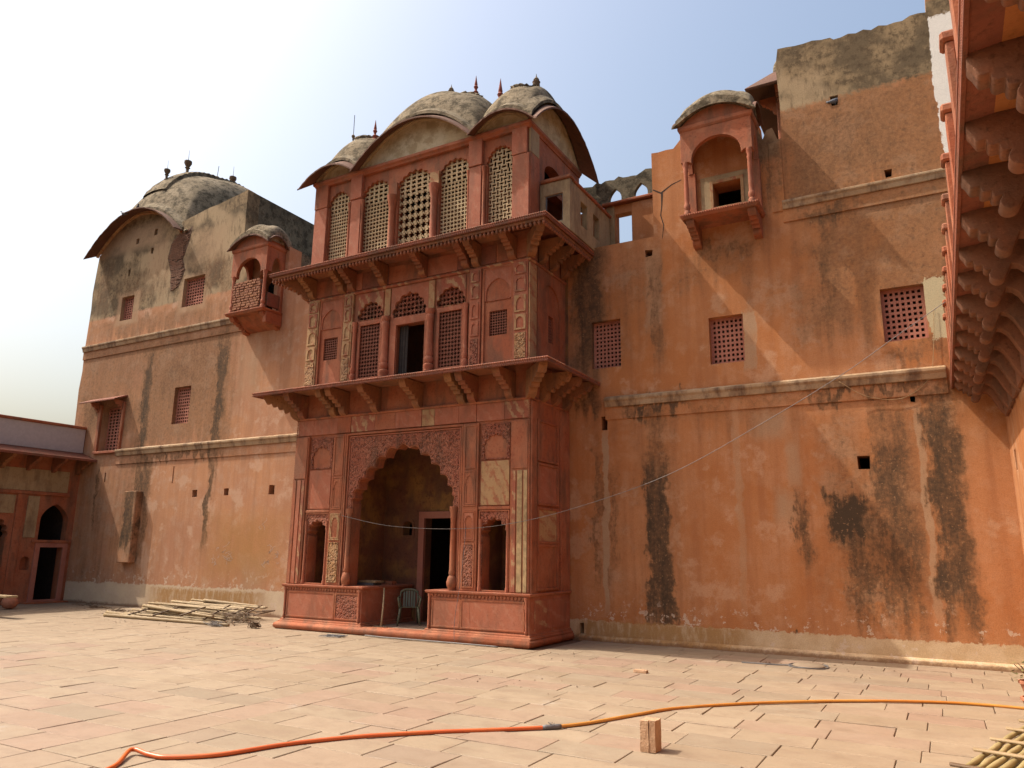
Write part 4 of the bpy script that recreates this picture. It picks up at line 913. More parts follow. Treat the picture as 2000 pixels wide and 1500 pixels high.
def ridge_cap(par, V, pw, cx, cyy, rx, ry, petals=16):
    f = vault_z(*V, pw); vs, fs = [(cx, cyy, f(cx, cyy)+.13)], []; rings = 7; n = petals*3
    for r_ in range(1, rings+1):
        t = r_/rings
        for k in range(n):
            q = 2*math.pi*k/n; fl = 1+.05*t*math.cos(3*q*petals/3*1.0); x, y = cx+rx*t*fl*math.cos(q), cyy+ry*t*fl*math.sin(q)
            vs.append((x, y, f(x, y)+.11-.03*t+.03*t*math.cos(q*petals)))
    for k in range(n):
        q = 2*math.pi*k/n; x, y = cx+rx*.96*math.cos(q), cyy+ry*.96*math.sin(q); vs.append((x, y, f(x, y)-.06))
    for k in range(n): fs.append((0, 1+k, 1+(k+1) % n))
    for r_ in range(rings):
        for k in range(n):
            a = 1+r_*n+k; b = 1+r_*n+(k+1) % n; fs.append((a, a+n, b+n, b))
    m = bpy.data.meshes.new('cap'); m.from_pydata(vs, [], fs); m.update(); return P_('ridge_cap', m, M['roof'], par)
ridge_cap(rr, VR, .62, -9.66, 17.95, .38, .95); ridge_cap(lr, VL, .62, -15.62, 17.95, .38, .95); ridge_cap(mid, VM, .66, -12.64, 17.98, 1.25, .42, 22)
finial('finial', M['finial'], (-12.55, 17.95, 16.44), .58, 'vase'); finial('finial', M['finred'], (-11.6, 17.95, 16.2), .75, 'spire'); finial('finial', M['finred'], (-10.9, 18.3, 15.75), 1.05, 'spire')
finial('finial', M['finial'], (-9.3, 17.7, 15.52), .66, 'vase'); finial('finial', M['finred'], (-15.1, 17.3, 15.3), .75, 'spire'); finial('finial', M['finial'], (-15.95, 17.2, 15.45), .42, 'knob')
P_('lightning_rod', MB().tube([(-15.95, 17.2, 15.8), (-15.95, 17.2, 16.5)], .012, 5).mesh(), M['metal'])
P_('lightning_rod', MB().tube([(-13.75, 17.9, 16.2), (-13.75, 17.9, 16.75)], .012, 5).mesh(), M['metal'])
# ------------------------------------------------------------------ hanging balconies
def balcony(label, cx, hw, yf, zs, zcap, zlin, ztop, zbot, brick):
    t = thing('balcony', label, 'balcony', (cx, YW, zs))
    def B(name, mesh, mat, par=None, **k): return obj(name, mesh, mat, par or t, **k)
    x0, x1 = cx-hw, cx+hw
    B('shelf', sweepU([(-.3, zs-.12), (.0, zs-.12), (.03, zs-.08), (.05, zs-.03), (.05, zs), (-.3, zs)], x0, x1, yf, YW+.0).mesh(bevel=.006), M['red'])
    B('floor', MB().box(x0, x1, yf+.02, YW, zs-.1, zs+.01).mesh(), M['red'])
    mb = MB(); n = int(2*hw/.055)
    for i in range(n): mb.lathe([(.01, -.02), (.018, 0), (.01, .02)], 6, (x0+2*hw*i/(n-1), yf-.055, zs-.035))
    B('bead_moulding', mb.mesh(auto=60), M['redp'], kind='stuff')
    d = YW-yf
    bmm = bracket_mesh(d*.92, zs-.12-zbot, .2, 4)
    for x in (x0+.18, x1-.14): B('corbel', bmm, M['red'], loc=(x, YW, zs-.12))
    if brick: B('corbel_slab', MB().prism([(YW, zbot+.05), (YW-d*.35, zs-.45), (YW-d*.75, zs-.12), (YW, zs-.12)], lambda a, b, c: (x0+.25+c, a, b), 2*hw-.5).mesh(bevel=.01), M['red'])
    colh = zcap-zs
    prof = [(.085, 0), (.09, .08), (.06, .13), (.085, .2), (.08, .28), (.055, .33), (.065, .42), (.062, .5*colh), (.055, colh-.28), (.07, colh-.22), (.055, colh-.18), (.08, colh-.1), (.085, colh)]
    for x in (x0+.12, x1-.12): lathe_obj('column', prof, M['redp'], t, (x, yf+.1, zs+.01), 12)
    for x in (x0+.1, x1-.1): B('pilaster', MB().box(x-.1, x+.1, YW-.12, YW+.01, zs, zcap+.02).mesh(bevel=.01), M['red'])
    aw = hw-.3
    B('front_arch', plate([(x0+.02, zlin), (x0+.02, zcap), (x0+.22, zcap)]+arch(cx, aw, zcap-.06, zcap+.02, zlin-.4)[0:]+[(x1-.22, zcap), (x1-.02, zcap), (x1-.02, zlin)], [], .14, FRONT(yf+.03), .012), M['red'])
    ym = (yf+YW)/2
    for x, f in ((x1-.02, SIDE), (x0+.02, SIDEL)):
        B('side_arch', plate([(yf+.171, zlin), (yf+.171, zcap)]+arch(ym+.08, d/2-.22, zcap-.0, zcap+.02, zlin-.4)+[(YW-.001, zcap), (YW-.001, zlin)], [], .12, f(x), .01), M['red'])
    B('frieze', sweepU([(-.12, zlin-.09), (.0, zlin-.09), (.03, zlin-.03), (.03, zlin+.06), (-.12, zlin+.06)], x0+.0, x1-.0, yf+.02, YW).mesh(bevel=.006), M['red'])
    e = ztop-zlin-.62
    arc = [(x0+.03+(2*hw-.06)*i/16, zlin+.06+.40*(1-(2*i/16-1)**2)) for i in range(17)]
    B('tympanum', plate(arc, [], .12, FRONT(yf+.04)), M['red'])
    sarc = [(yf+.1+(d-.1)*i/12, zlin+.06+.32*(1-(2*i/12-1)**2)) for i in range(13)]
    B('tympanum', plate(sarc, [], .12, SIDE(x1-.03)), M['red']); B('tympanum', plate(sarc, [], .12, SIDEL(x0+.03)), M['red'])
    B('ceiling', MB().box(x0+.05, x1-.05, yf+.1, YW-.001, zlin+.0, zlin+.05).mesh(), M['red'])
    rv = B('roof_vault', vault(x0-.02, x1+.02, yf+.06, YW+.25, zlin+.2, .78, .40, .32, 30, .55), M['roof'])
    B('curved_eave', arc_eave((x0, yf+.05, zlin+.14), (x1, yf+.05, zlin+.14), (x0-.14, yf-.14, zlin+.02), (x1+.14, yf-.14, zlin+.02), .42, .43, .05, 24, .014), M['eaved'] if brick else M['roof'])
    B('curved_eave', arc_eave((x1, yf+.02, zlin+.14), (x1, YW, zlin+.14), (x1+.14, yf-.14, zlin+.02), (x1+.14, YW, zlin+.03), .34, .34, .045, 20, .012), M['eaved'])
    B('curved_eave', arc_eave((x0, yf+.02, zlin+.14), (x0, YW, zlin+.14), (x0-.14, yf-.14, zlin+.02), (x0-.14, YW, zlin+.03), .34, .34, .045, 20, .012), M['eaved'])
    B('roof_moulding', arc_eave((x0, yf+.16, zlin+.3), (x1, yf+.16, zlin+.3), (x0-.05, yf-.1, zlin+.2), (x1+.05, yf-.1, zlin+.2), .46, .44, .16), M['roof'], rv)
    if brick:
        bi = B('brick_infill', MB().box(x0+.1, x1-.28, yf+.09, yf+.17, zs+.005, zs+1.1).mesh(), M['mortar'])
        z = zs+.045; r_ = 0
        while z < zs+1.12:
            x = x0+.06+(.0 if r_ % 2 else .11)
            while x < x1-.3:
                L = random.choice((.2, .22, .23, .15)); xa, xb = max(x, x0+.06), min(x+L, x1-.27)
                if xb-xa > .06:
                    hh = random.uniform(.034, .042)
                    obj('brick', MB().box(xa+.006, xb-.006, yf+.055+random.uniform(-.014, .014), yf+.12, z-hh, z+hh).mesh(bevel=.008), M['brick'], bi)
                x += L+.012
            z += .096; r_ += 1
        B('side_board', MB().box(x1-.1, x1-.04, yf+.22, YW-.02, zs+.12, zs+.62).mesh(bevel=.01), M['eave'])
        B('side_slab', MB().box(x1-.12, x1+.05, yf+.15, YW-.01, zs-.52, zs-.121).mesh(bevel=.01), M['red'])
    return t
bl = balcony('red stone balcony with brick-filled parapet on the left wall beside the gatehouse', -21.02, .92, 17.65, 10.5, 11.9, 12.9, 13.85, 9.88, True)
br = balcony('red stone balcony with open arch and slender columns on the right wall', -4.13, .93, 17.70, 10.66, 12.13, 13.1, 14.2, 10.0, False)
obj('back_panel', plate(rect(-4.75, -3.4, 10.68, 11.98), [rect(-4.43, -3.7, 11.06, 11.75)], .05, FRONT(YW-.05), .01), M['creampl'], br)
obj('inner_frame', plate(rect(-4.5, -3.63, 10.95, 11.83), [rect(-4.42, -3.71, 11.07, 11.74)], .05, FRONT(YW-.085), .01), M['buff'], br)

# ------------------------------------------------------------------ vaulted roof on the left tower
tr = thing('tower_roof', 'mouldy grey curved roof with ridge cap and finials on the left tower', 'roof', (-29.1, 21.5, 15.1))
def T(name, mesh, mat, **k): return obj(name, mesh, mat, tr, **k)
T('roof_vault', vault(-31.9, -26.3, 18.65, 27.0, 14.95, 4.45, 1.42, 1.45, 48, .62), M['roof'])
T('curved_eave', arc_eave((-31.95, YW, 15.02), (-26.2, YW, 15.02), (-32.0, 17.92, 14.62), (-25.95, 17.92, 14.86), 1.46, 1.56, .045, 44, .02), M['eaved'])
T('curved_eave', arc_eave((-26.3, 18.6, 15.1), (-26.3, 26.8, 15.1), (-25.9, 18.4, 14.9), (-25.9, 27.0, 14.9), 1.4, 1.35, .06, 34), M['roof'])
T('roof_band', arc_eave((-31.95, YW-.0, 14.98), (-26.25, YW-.0, 14.98), (-31.95, YW-.12, 14.95), (-26.25, YW-.12, 14.95), 1.46, 1.46, .1, 30), M['buff'])
T('roof_moulding', arc_eave((-31.9, 19.0, 15.45), (-26.2, 19.0, 15.45), (-31.95, 18.45, 15.1), (-26.2, 18.45, 15.1), 1.75, 1.5, .14, 30), M['roof'])
ft = vault_z(-31.9, -26.3, 18.65, 27.0, 14.95, 4.45, 1.42, 1.45, .62)
vs, fs = [], []; n = 60
for i in range(n+1):
    t = i/n; yy = 18.95+t*7.5; rip = .05 if i % 2 else 0; wdt = .75
    row = [-1.04]+[k/4-1 for k in range(9)]+[1.04]
    for j_, a in enumerate(row):
        xx = -29.1+a*wdt; vs.append((xx, yy, ft(xx, yy)+(.16+rip if 0 < j_ < 10 else -.05)))
for i in range(n):
    for k in range(10): fs.append((11*i+k, 11*i+k+1, 11*i+k+12, 11*i+k+11))
m = bpy.data.meshes.new('cap'); m.from_pydata(vs, [], fs); m.update(); T('ridge_cap', m, M['roof'])
for loc, h, kd in (((-29.1, 19.45, ft(-29.1, 19.45)+.1), .75, 'knob'), ((-29.1, 20.45, ft(-29.1, 20.45)+.1), .95, 'knob'), ((-29.1, 23.0, ft(-29.1, 23.0)+.1), .95, 'knob')):
    pr = [(.10, 0), (.12, .08), (.07, .16), (.08, .34), (.13, .38), (.08, .43), (.12, .5), (.19, .64), (.18, .74), (.06, .8), (.012, .84), (.006, 1.35)]
    m = MB().lathe([(a*h, b*h) for a, b in pr], 10).mesh(auto=40); T('finial', m, M['finial'], loc=loc)
T('lightning_rod', MB().tube([(-28.9, 21.9, 19.0), (-28.8, 21.9, 20.2)], .014, 5).mesh(), M['metal'])

# ------------------------------------------------------------------ ruined arcade behind the terrace
ar = thing('arcade_wall', 'ruined mouldy arcade with sky showing through, between gatehouse and right wall', 'wall', (-7.3, 19.9, 10.4))
ya = 19.9
topr = [(-8.9, 13.3)]+ragged((-8.9, 13.3), (-6.3, 13.42), 18, .07)+[(-6.3, 13.4)]
obj('upper_wall', plate([(-6.3, 12.56), (-8.9, 12.56)]+topr, [arch(-7.72, .2, 12.57, 12.74, 13.05, 8, .5), arch(-6.9, .21, 12.57, 12.74, 13.05, 8, .5)], .14, FRONT(ya)), M['greywall'], ar)
obj('lower_wall', plate([(-6.0, 10.4), (-8.9, 10.4), (-8.9, 12.46), (-6.0, 12.46)], [rect(-7.72, -7.2, 10.9, 12.2)], .3, FRONT(ya+.0)), M['wall_r'], ar)
obj('lower_wall', MB().box(-7.19, -6.1, ya-.06, ya-.001, 10.4, 12.44).mesh(bevel=.01), M['wall_r'], ar)
obj('ledge', MB().box(-8.1, -6.3, ya-.18, ya+.3, 12.465, 12.555).mesh(bevel=.02), M['red'], ar)
obj('jamb', MB().box(-8.0, -7.74, ya-.05, ya-.001, 10.4, 12.46).mesh(bevel=.01), M['creampl'], ar)

# ------------------------------------------------------------------ pavilion roof peeping out behind the right tower
pv = thing('rooftop_pavilion', 'small red stone rooftop pavilion with sloping eave behind the right tower', 'pavilion', (-2.2, 21.5, 10.4))
def V(name, mesh, mat, **k): return obj(name, mesh, mat, pv, **k)
px0, px1, py0, py1 = -3.0, -1.2, 20.4, 22.4
prof = [(-.1, 15.45), (.66, 15.0), (.7, 15.06), (-.1, 15.9)]
mbp = MB(); nn = len(prof); rr_ = [lambda o: (px0-o, py0-o), lambda o: (px1+o, py0-o), lambda o: (px1+o, py1+o), lambda o: (px0-o, py1+o)]
vv = []
for f_ in rr_: vv += [(*f_(o), z) for o, z in prof]
mbp.add(vv, [((i*nn+k), ((i+1) % 4)*nn+k, ((i+1) % 4)*nn+(k+1) % nn, i*nn+(k+1) % nn) for i in range(4) for k in range(nn)])
V('eave', mbp.mesh(bevel=.01), M['eaved']); V('roof_vault', vault(px0, px1, py0, py1, 15.8, .9, .1, .1, 24, .5), M['roof'])
for x in (px0+.15, px1-.15):
    for y in (py0+.15, py1-.15): V('post', MB().box(x-.13, x+.13, y-.13, y+.13, 10.4, 15.0).mesh(bevel=.02), M['red'])
V('beam', plate(rect(px0, px1, 14.9, 15.5), [rect(px0+.3, px1-.3, 14.89, 15.1)], .26, FRONT(py0+.02)), M['red'])
V('beam', MB().box(px0, px0+.26, py0+.29, py1, 14.9, 15.5).mesh(), M['red'])
bmm = bracket_mesh(.5, .55, .14, 3)
for x in (px0+.15,): V('bracket', bmm, M['red'], loc=(x-.1, py0+.2, 15.1), rz=R(-90)); V('bracket', bmm, M['red'], loc=(x, py0+.05, 15.1))

# ------------------------------------------------------------------ left wing
XW = -31.1
lg = thing('side_wing', 'low shaded red and cream wing with white parapet, eave and doorway at far left', 'building', (XW, 12, 0))
def Lg(name, mesh, mat, par=None, **k): return obj(name, mesh, mat, par or lg, **k)
wh = [arch(17.75, .55, 2.42, 3.2, 3.84, point=.35), rect(17.3, 18.22, .12, 2.14), arch(16.84, .17, 1.27, 1.6, 1.78), cusp(15.45, .55, .9, 2.5, 3.3, 9)]
Lg('wall', plate(rect(2, YW-.002, -.1, 7.0), wh, .35, SIDE(XW)), M['red'])
Lg('parapet', MB().box(XW-.2, XW+.03, 2, YW-.03, 5.98, 6.98).mesh(bevel=.01), M['white'])
Lg('coping', MB().box(XW-.26, XW+.09, 2, YW-.02, 6.98, 7.09).mesh(bevel=.015), M['red'])
Lg('cream_band', MB().box(XW, XW+.035, 2, 18.1, 4.3, 5.15).mesh(), M['creampl'])
Lg('string_course', MB().box(XW, XW+.08, 2, 18.2, 4.16, 4.29).mesh(bevel=.01), M['red'])
Lg('eave', MB().add([(XW, y, z) for y in (2, YW) for z in (5.98, 5.86)]+[(XW+1.06, y, z) for y in (2, YW) for z in (5.66, 5.56)], [(0, 2, 3, 1), (4, 5, 7, 6), (0, 4, 6, 2), (1, 3, 7, 5), (0, 1, 5, 4), (2, 6, 7, 3)]).mesh(bevel=.006), M['eave'])
bmw = bracket_mesh(.92, .62, .14, 4)
for k in range(13): Lg('bracket', bmw, M['brk'], loc=(XW, 18.38-k*.98, 5.68), rz=R(90))
Lg('door_frame', plate(rect(17.12, 18.4, .05, 2.3), [rect(17.31, 18.21, .13, 2.13)], .08, SIDE(XW+.07), .012), M['lattice'])
Lg('threshold', MB().box(XW, XW+.35, 16.9, 18.53, -.01, .06).mesh(bevel=.01), M['red'])
Lg('lintel', MB().box(XW, XW+.1, 16.95, 18.5, 2.31, 2.42).mesh(bevel=.01), M['red'])
Lg('pilaster', MB().box(XW, XW+.06, 16.2, 16.5, 0, 4.15).mesh(bevel=.01), M['red'])
for y0, y1, z0, z1, mt in ((16.62, 17.06, 2.5, 4.1, M['creampl']), (14.7, 16.15, 3.4, 4.1, M['creampl'])): Lg('panel', plate(rect(y0, y1, z0, z1), [], .03, SIDE(XW+.03), .006), mt)
Lg('niche_back', MB().box(XW-.3, XW-.26, 16.6, 17.1, 1.2, 1.9).mesh(), M['red'])
mb = MB().box(XW-3, XW-2.9, 12, 18.5, 0, 4.5).box(XW-3, XW-.36, 12, 12.1, 0, 4.5).box(XW-3, XW-.36, 18.4, 18.5, 0, 4.5).box(XW-6, XW-.21, 2, 18.5, 5.6, 5.9).box(XW-3, XW-.36, 12, 18.5, 4.5, 4.6).box(XW-6, XW-5.8, 2, 18.5, 0, 6)
Lg('inner_room', mb.mesh(), M['dark'])

# ------------------------------------------------------------------ right wing above the camera
XG = 1.37
rg = thing('side_wing', 'near red stone wing with deep bracketed eave along the right edge', 'building', (XG, 8, 0))
def Rg(name, mesh, mat, par=None, **k): return obj(name, mesh, mat, par or rg, **k)
Rg('wall', plate(rect(-6, YW-.002, -.1, 7.2), [rect(17.3, 17.62, 3.85, 4.25)], .5, SIDEL(XG)), M['wall_r'])
Rg('skirting', MB().box(XG-.05, XG+.01, -6, 18.4, -.02, .5).mesh(bevel=.02), M['wall_r'])
Rg('niche_back', MB().box(XG+.3, XG+.4, 17.2, 17.7, 3.8, 4.3).mesh(), M['red'])
Rg('roof', MB().box(XG-.2, XG+6, -6, 18.5, 6.0, 6.2).mesh(), M['greywall'])
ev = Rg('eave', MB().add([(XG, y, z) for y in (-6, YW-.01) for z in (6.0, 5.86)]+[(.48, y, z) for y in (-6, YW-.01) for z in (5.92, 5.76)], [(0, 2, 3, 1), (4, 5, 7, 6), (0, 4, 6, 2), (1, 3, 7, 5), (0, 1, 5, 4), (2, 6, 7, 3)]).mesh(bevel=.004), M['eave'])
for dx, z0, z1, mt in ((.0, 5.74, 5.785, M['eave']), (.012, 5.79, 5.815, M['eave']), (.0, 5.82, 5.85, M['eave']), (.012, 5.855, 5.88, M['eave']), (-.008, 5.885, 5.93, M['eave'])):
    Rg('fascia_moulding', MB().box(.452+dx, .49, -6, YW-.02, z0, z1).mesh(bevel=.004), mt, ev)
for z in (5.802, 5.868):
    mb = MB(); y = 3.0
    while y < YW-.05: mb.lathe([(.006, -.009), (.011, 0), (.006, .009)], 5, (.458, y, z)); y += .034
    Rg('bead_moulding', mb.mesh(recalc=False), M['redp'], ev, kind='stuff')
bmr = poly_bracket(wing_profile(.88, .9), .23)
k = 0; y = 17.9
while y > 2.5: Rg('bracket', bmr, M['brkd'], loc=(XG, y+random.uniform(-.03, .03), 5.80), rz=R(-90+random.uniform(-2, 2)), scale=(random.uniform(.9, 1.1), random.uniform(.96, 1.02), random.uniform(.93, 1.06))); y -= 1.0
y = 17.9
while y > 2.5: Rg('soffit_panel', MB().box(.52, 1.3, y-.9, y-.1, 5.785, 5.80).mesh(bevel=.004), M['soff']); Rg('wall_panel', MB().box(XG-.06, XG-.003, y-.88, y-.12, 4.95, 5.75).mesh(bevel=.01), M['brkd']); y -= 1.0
par = Rg('parapet', MB().box(.55, .62, -6, YW-.03, 5.95, 6.95).mesh(), M['red'])
y = 17.6; k = 0
for y in (7.67, 9.04, 10.26, 11.5, 12.6, 13.6, 14.6, 15.6, 16.6, 17.6, 6.4, 5.2):
    Rg('post', MB().box(.47, .55, y-.1, y+.1, 5.95, 7.04).mesh(bevel=.01), M['red'], par); Rg('post_cap', MB().box(.43, .6, y-.13, y+.13, 7.05, 7.16).mesh(bevel=.025), M['red'], par)
# ------------------------------------------------------------------ things in the courtyard
def smooth_path(pts, n=8):
    out = []; P = [Vector(p) for p in pts]
    for i in range(len(P)-1):
        p0, p1, p2, p3 = P[max(i-1, 0)], P[i], P[i+1], P[min(i+2, len(P)-1)]
        for k in range(n):
            t = k/n; out.append(.5*((2*p1)+(p2-p0)*t+(2*p0-5*p1+4*p2-p3)*t*t+(3*p1-p0-3*p2+p3)*t**3))
    return out+[P[-1]]
hr = .024
h = thing('garden_hose', 'long orange and amber hose snaking across the foreground paving', 'hose', (-4.57, 9.22, 0))
A = [(-7.45, 5.0, hr), (-7.58, 5.3, hr), (-7.87, 5.66, hr+.035), (-7.62, 5.70, hr+.01), (-7.38, 5.77, hr), (-7.02, 6.13, hr), (-6.75, 6.82, hr), (-6.3, 7.53, hr), (-5.66, 8.21, hr), (-4.94, 8.85, hr), (-4.57, 9.22, hr)]
Bp = [(-4.57, 9.22, hr), (-4.27, 9.69, hr), (-3.89, 10.6, hr), (-3.59, 11.24, hr), (-2.85, 12.12, hr), (-1.89, 12.97, hr), (-.88, 13.63, hr), (.01, 14.01, hr), (.78, 14.07, hr), (1.3, 14.0, hr)]
obj('hose_section', MB().tube(smooth_path(A), hr, 10).mesh(smooth=True), M['hose1'], h); obj('hose_section', MB().tube(smooth_path(Bp), hr*.92, 10).mesh(smooth=True), M['hose2'], h)
mb = MB().tube([(-4.66, 9.13, hr), (-4.62, 9.17, hr), (-4.57, 9.22, hr), (-4.52, 9.28, hr), (-4.49, 9.32, hr)], [.028, .034, .03, .034, .027], 10)
for q in range(5): a = q*1.3; mb.tube([(-4.57, 9.22, hr+.02), (-4.57+.05*math.cos(a), 9.22+.05*math.sin(a), hr+.03+.01*q)], .004, 5)
obj('coupling', mb.mesh(smooth=True), M['metal'], h)

# split stone block
def rough_box(x0, x1, y0, y1, z0, z1, amp, seed, nx=5, ny=5, nz=9):
    b = bmesh.new(); bmesh.ops.create_cube(b, size=1.0); bmesh.ops.subdivide_edges(b, edges=b.edges[:], cuts=4, use_grid_fill=True)
    for v in b.verts:
        p = Vector((x0+(v.co.x+.5)*(x1-x0), y0+(v.co.y+.5)*(y1-y0), z0+(v.co.z+.5)*(z1-z0)))
        nz_ = mnoise.noise_vector(p*9+Vector((seed, 0, 0)))+.5*mnoise.noise_vector(p*26); v.co = p+nz_*amp
        if v.co.z < z0+.001: v.co.z = z0
    bmesh.ops.recalc_face_normals(b, faces=b.faces); m = bpy.data.meshes.new('r'); b.to_mesh(m); b.free(); return m
t = thing('stone_block', 'rough buff stone block of two halves standing upright on the foreground paving', 'block', (-3.14, 8.87, 0))
RZ = lambda m: m
obj('block_half', rough_box(-3.225, -3.128, 8.765, 8.98, .002, .335, .006, 1), M['block'], t); obj('block_half', rough_box(-3.122, -3.05, 8.77, 8.985, .002, .338, .006, 5), M['block'], t)

# overhead cable
def ray_y(u, v, y):
    d = fw+rt*((u-1000)/FPX)-up*((v-750)/FPX); return Vector((0, 0, HCAM))+d*(y/d.y)
pts = []
for u, v in [(668, 1007), (760, 1027), (890, 1033), (1000, 1022), (1130, 990), (1310, 925), (1500, 820), (1650, 728), (1750, 657), (1843, 590)]:
    pts.append(ray_y(u, v, 16.24 if u < 900 else 16.2))
pts[-1].x = .47; pts[-1].y = 16.2
tag(obj('overhead_cable', MB().tube(smooth_path(pts, 6), .0065, 6).mesh(smooth=True), M['wire']), 'thin grey cable sagging from the gatehouse arch up to the right eave', 'cable')
tag(obj('looped_wire', MB().tube(smooth_path([(-1.75, YW-.17, 6.1), (-1.2, YW-.07, 5.72), (-.5, YW-.05, 5.62), (.05, YW-.06, 6.0), (.2, YW-.05, 6.6), (.3, YW-.03, 7.6)], 8), .006, 5).mesh(smooth=True), M['tan']), 'thin pale wire looped below the cornice at the right', 'wire')
tag(obj('hanging_wire', MB().tube(smooth_path([(-10.45, 16.22, 2.8), (-10.5, 16.2, 2.0), (-10.56, 16.15, 1.25), (-10.62, 16.1, .7), (-10.6, 16.03, .3), (-10.55, 15.98, .05)], 6), .006, 5).mesh(smooth=True), M['metal']), 'dark wire hanging down the right plinth of the gatehouse', 'wire')

# bamboo heap
def pole(p, q, r, mat, label, group=None, name='bamboo_pole', sag=.0):
    p, q = Vector(p), Vector(q); L = (q-p).length; n = max(6, int(L/.16)); pts, rr = [], []
    s1, s2 = random.uniform(-.03, .03), random.uniform(-.02, .02)
    for i in range(n+1):
        t_ = i/n; k = math.sin(math.pi*t_); pts.append(p.lerp(q, t_)+Vector((s2*k, s1*k, -sag*k))); rr.append(r*(1-.25*t_)*(1.13 if i % 3 == 0 else .97))
    m = MB().tube(pts, rr, 7).mesh(smooth=True); o = obj(name, m, mat); return tag(o, label, 'bamboo pole' if name == 'bamboo_pole' else 'stick', group)
pole((-23.7, 15.55, .05), (-18.0, 15.6, .05), .058, M['bamboo'], 'thick pale bamboo pole lying frontmost on the paving before the heap')
pole((-24.6, 16.2, .05), (-22.2, 15.75, .05), .05, M['bamboo'], 'short pale bamboo pole poking out farthest left of the heap')
pole((-21.7, 17.7, .47), (-19.0, 17.6, .40), .06, M['bamboo'], 'pale bamboo pole lying on top at the back of the heap, cut end right')
pole((-23.0, 16.4, .32), (-19.1, 15.95, .2), .05, M['bamboo'], 'long bamboo pole sloping across the front face of the heap')
for i in range(44):
    lay = i//11; y0 = 15.95+lay*.13+(i % 11)*.155+random.uniform(-.04, .04); z = .05+lay*.105+random.uniform(-.01, .02)
    x0 = -23.5+random.uniform(-.4, .5)+lay*.18; x1 = -18.9+random.uniform(-.5, .3)
    pole((x0, y0+random.uniform(.0, .35), z+random.uniform(0, .08)), (x1, y0-random.uniform(-.05, .3), z), random.uniform(.023, .036), M['bamboo'], 'thin dry bamboo pole in the heap beside the left wall', 'bamboo poles heaped by the left wall')
for i, (x, y) in enumerate([(-22.9, 15.9), (-21.6, 15.85), (-20.4, 15.9), (-19.6, 16.1), (-22.0, 17.6), (-21.4, 17.75), (-19.2, 16.4), (-19.0, 16.9), (-18.9, 17.3)]):
    a = random.uniform(.5, 1.1); pole((x, y-.1, .07+.05*(i % 3)), (x+.55*math.cos(a), y+.75*math.sin(a), .3+.06*(i % 4)), .026, M['bark'], 'short dark brown stick crossing the bamboo heap', 'dark sticks in the bamboo heap', 'stick')
mb = MB()
for i in range(46):
    x, y, z = random.uniform(-19.3, -18.4), random.uniform(15.9, 17.2), random.uniform(.05, .35); a = random.uniform(-.7, .7)
    mb.tube([(x, y, z), (x+.45*math.cos(a), y+.45*math.sin(a), max(.02, z+random.uniform(-.12, .1)))], random.uniform(.008, .018), 5)
tag(obj('brushwood', mb.mesh(), M['bark']), 'brown twiggy brushwood at the right end of the bamboo heap', 'brushwood', kind='stuff')
def tangle(cx, cy, rx, ry, zh, n, r):
    mb = MB()
    for _ in range(n):
        p = [(cx+random.uniform(-rx, rx), cy+random.uniform(-ry, ry), random.uniform(r, zh)) for _ in range(5)]; mb.tube(smooth_path(p, 4), r, 4)
    return mb.mesh()
tag(obj('wire_tangle', tangle(-18.4, 15.45, .35, .18, .14, 12, .005), M['wire']), 'pale tangle of thin wire netting in front of the bamboo heap', 'wire')
tag(obj('wire_tangle', tangle(-13.9, 15.4, .35, .2, .06, 9, .006), M['metal']), 'dark wire tangle on paving before the left plinth', 'wire')
tag(obj('root_clump', tangle(-17.15, 15.75, .16, .13, .18, 20, .012), M['bark']), 'small brown root clump at the left foot of the gatehouse', 'roots')
tag(obj('conduit_pipe', MB().tube(smooth_path([(-13.3, 15.95, .03), (-12.6, 15.86, .03), (-11.6, 15.88, .03), (-10.2, 15.88, .03), (-9.3, 15.93, .02)], 5), .018, 7).mesh(smooth=True), M['wire']), 'thin grey pipe lying along the gatehouse base', 'pipe')
ld = thing('round_lid', 'pale round lid ringed by dark wire on paving near the right wall', 'lid', (-2.6, 16.9, 0))
obj('lid', MB().lathe([(.30, 0), (.31, .02), (.28, .045), (.1, .055), (.02, .056)], 24, (-2.62, 16.92, .002)).mesh(auto=40), M['slab'], ld)
obj('wire_ring', MB().tube([(-2.62+.36*math.cos(q*.3)+.02*math.sin(q), 16.9+.38*math.sin(q*.3), .015+.01*math.sin(q*.9)) for q in range(23)]+[(-3.2, 16.75, .012), (-3.9, 16.72, .01)], .012, 6).mesh(smooth=True), M['metal'], ld)
tag(obj('stone_chip', rough_box(-5.32, -5.08, 14.18, 14.32, 0, .05, .012, 9), M['block']), 'flat tan stone chip lying alone on the paving', 'stone')
mb = MB()
for _ in range(260):
    x, y = random.choice(((-27.5, 16.8, 1.6, .8), (-24.8, 16.4, 1.2, .5), (-6.9, 15.6, 1.3, .35), (-2.5, 17.0, 2.0, .6), (-22, 14.8, 3, .8), (-8, 12, 6, 4), (-15, 13, 5, 2)))[:2], None
    cxx, cyy = x; x = cxx+random.gauss(0, 1.2); y = cyy+random.gauss(0, .45); s_ = random.uniform(.008, .028)
    mb.add([(x+s_*random.uniform(.6, 1.2)*math.cos(q), y+s_*random.uniform(.6, 1.2)*math.sin(q), .002) for q in (0, 1.6, 3.1, 4.7)]+[(x, y, s_*.7)], [(0, 1, 4), (1, 2, 4), (2, 3, 4), (3, 0, 4)])
tag(obj('grit', mb.mesh(recalc=False), M['bark']), 'scattered crumbs of grit and dry leaves on the paving', 'grit', kind='stuff')
mb = MB()
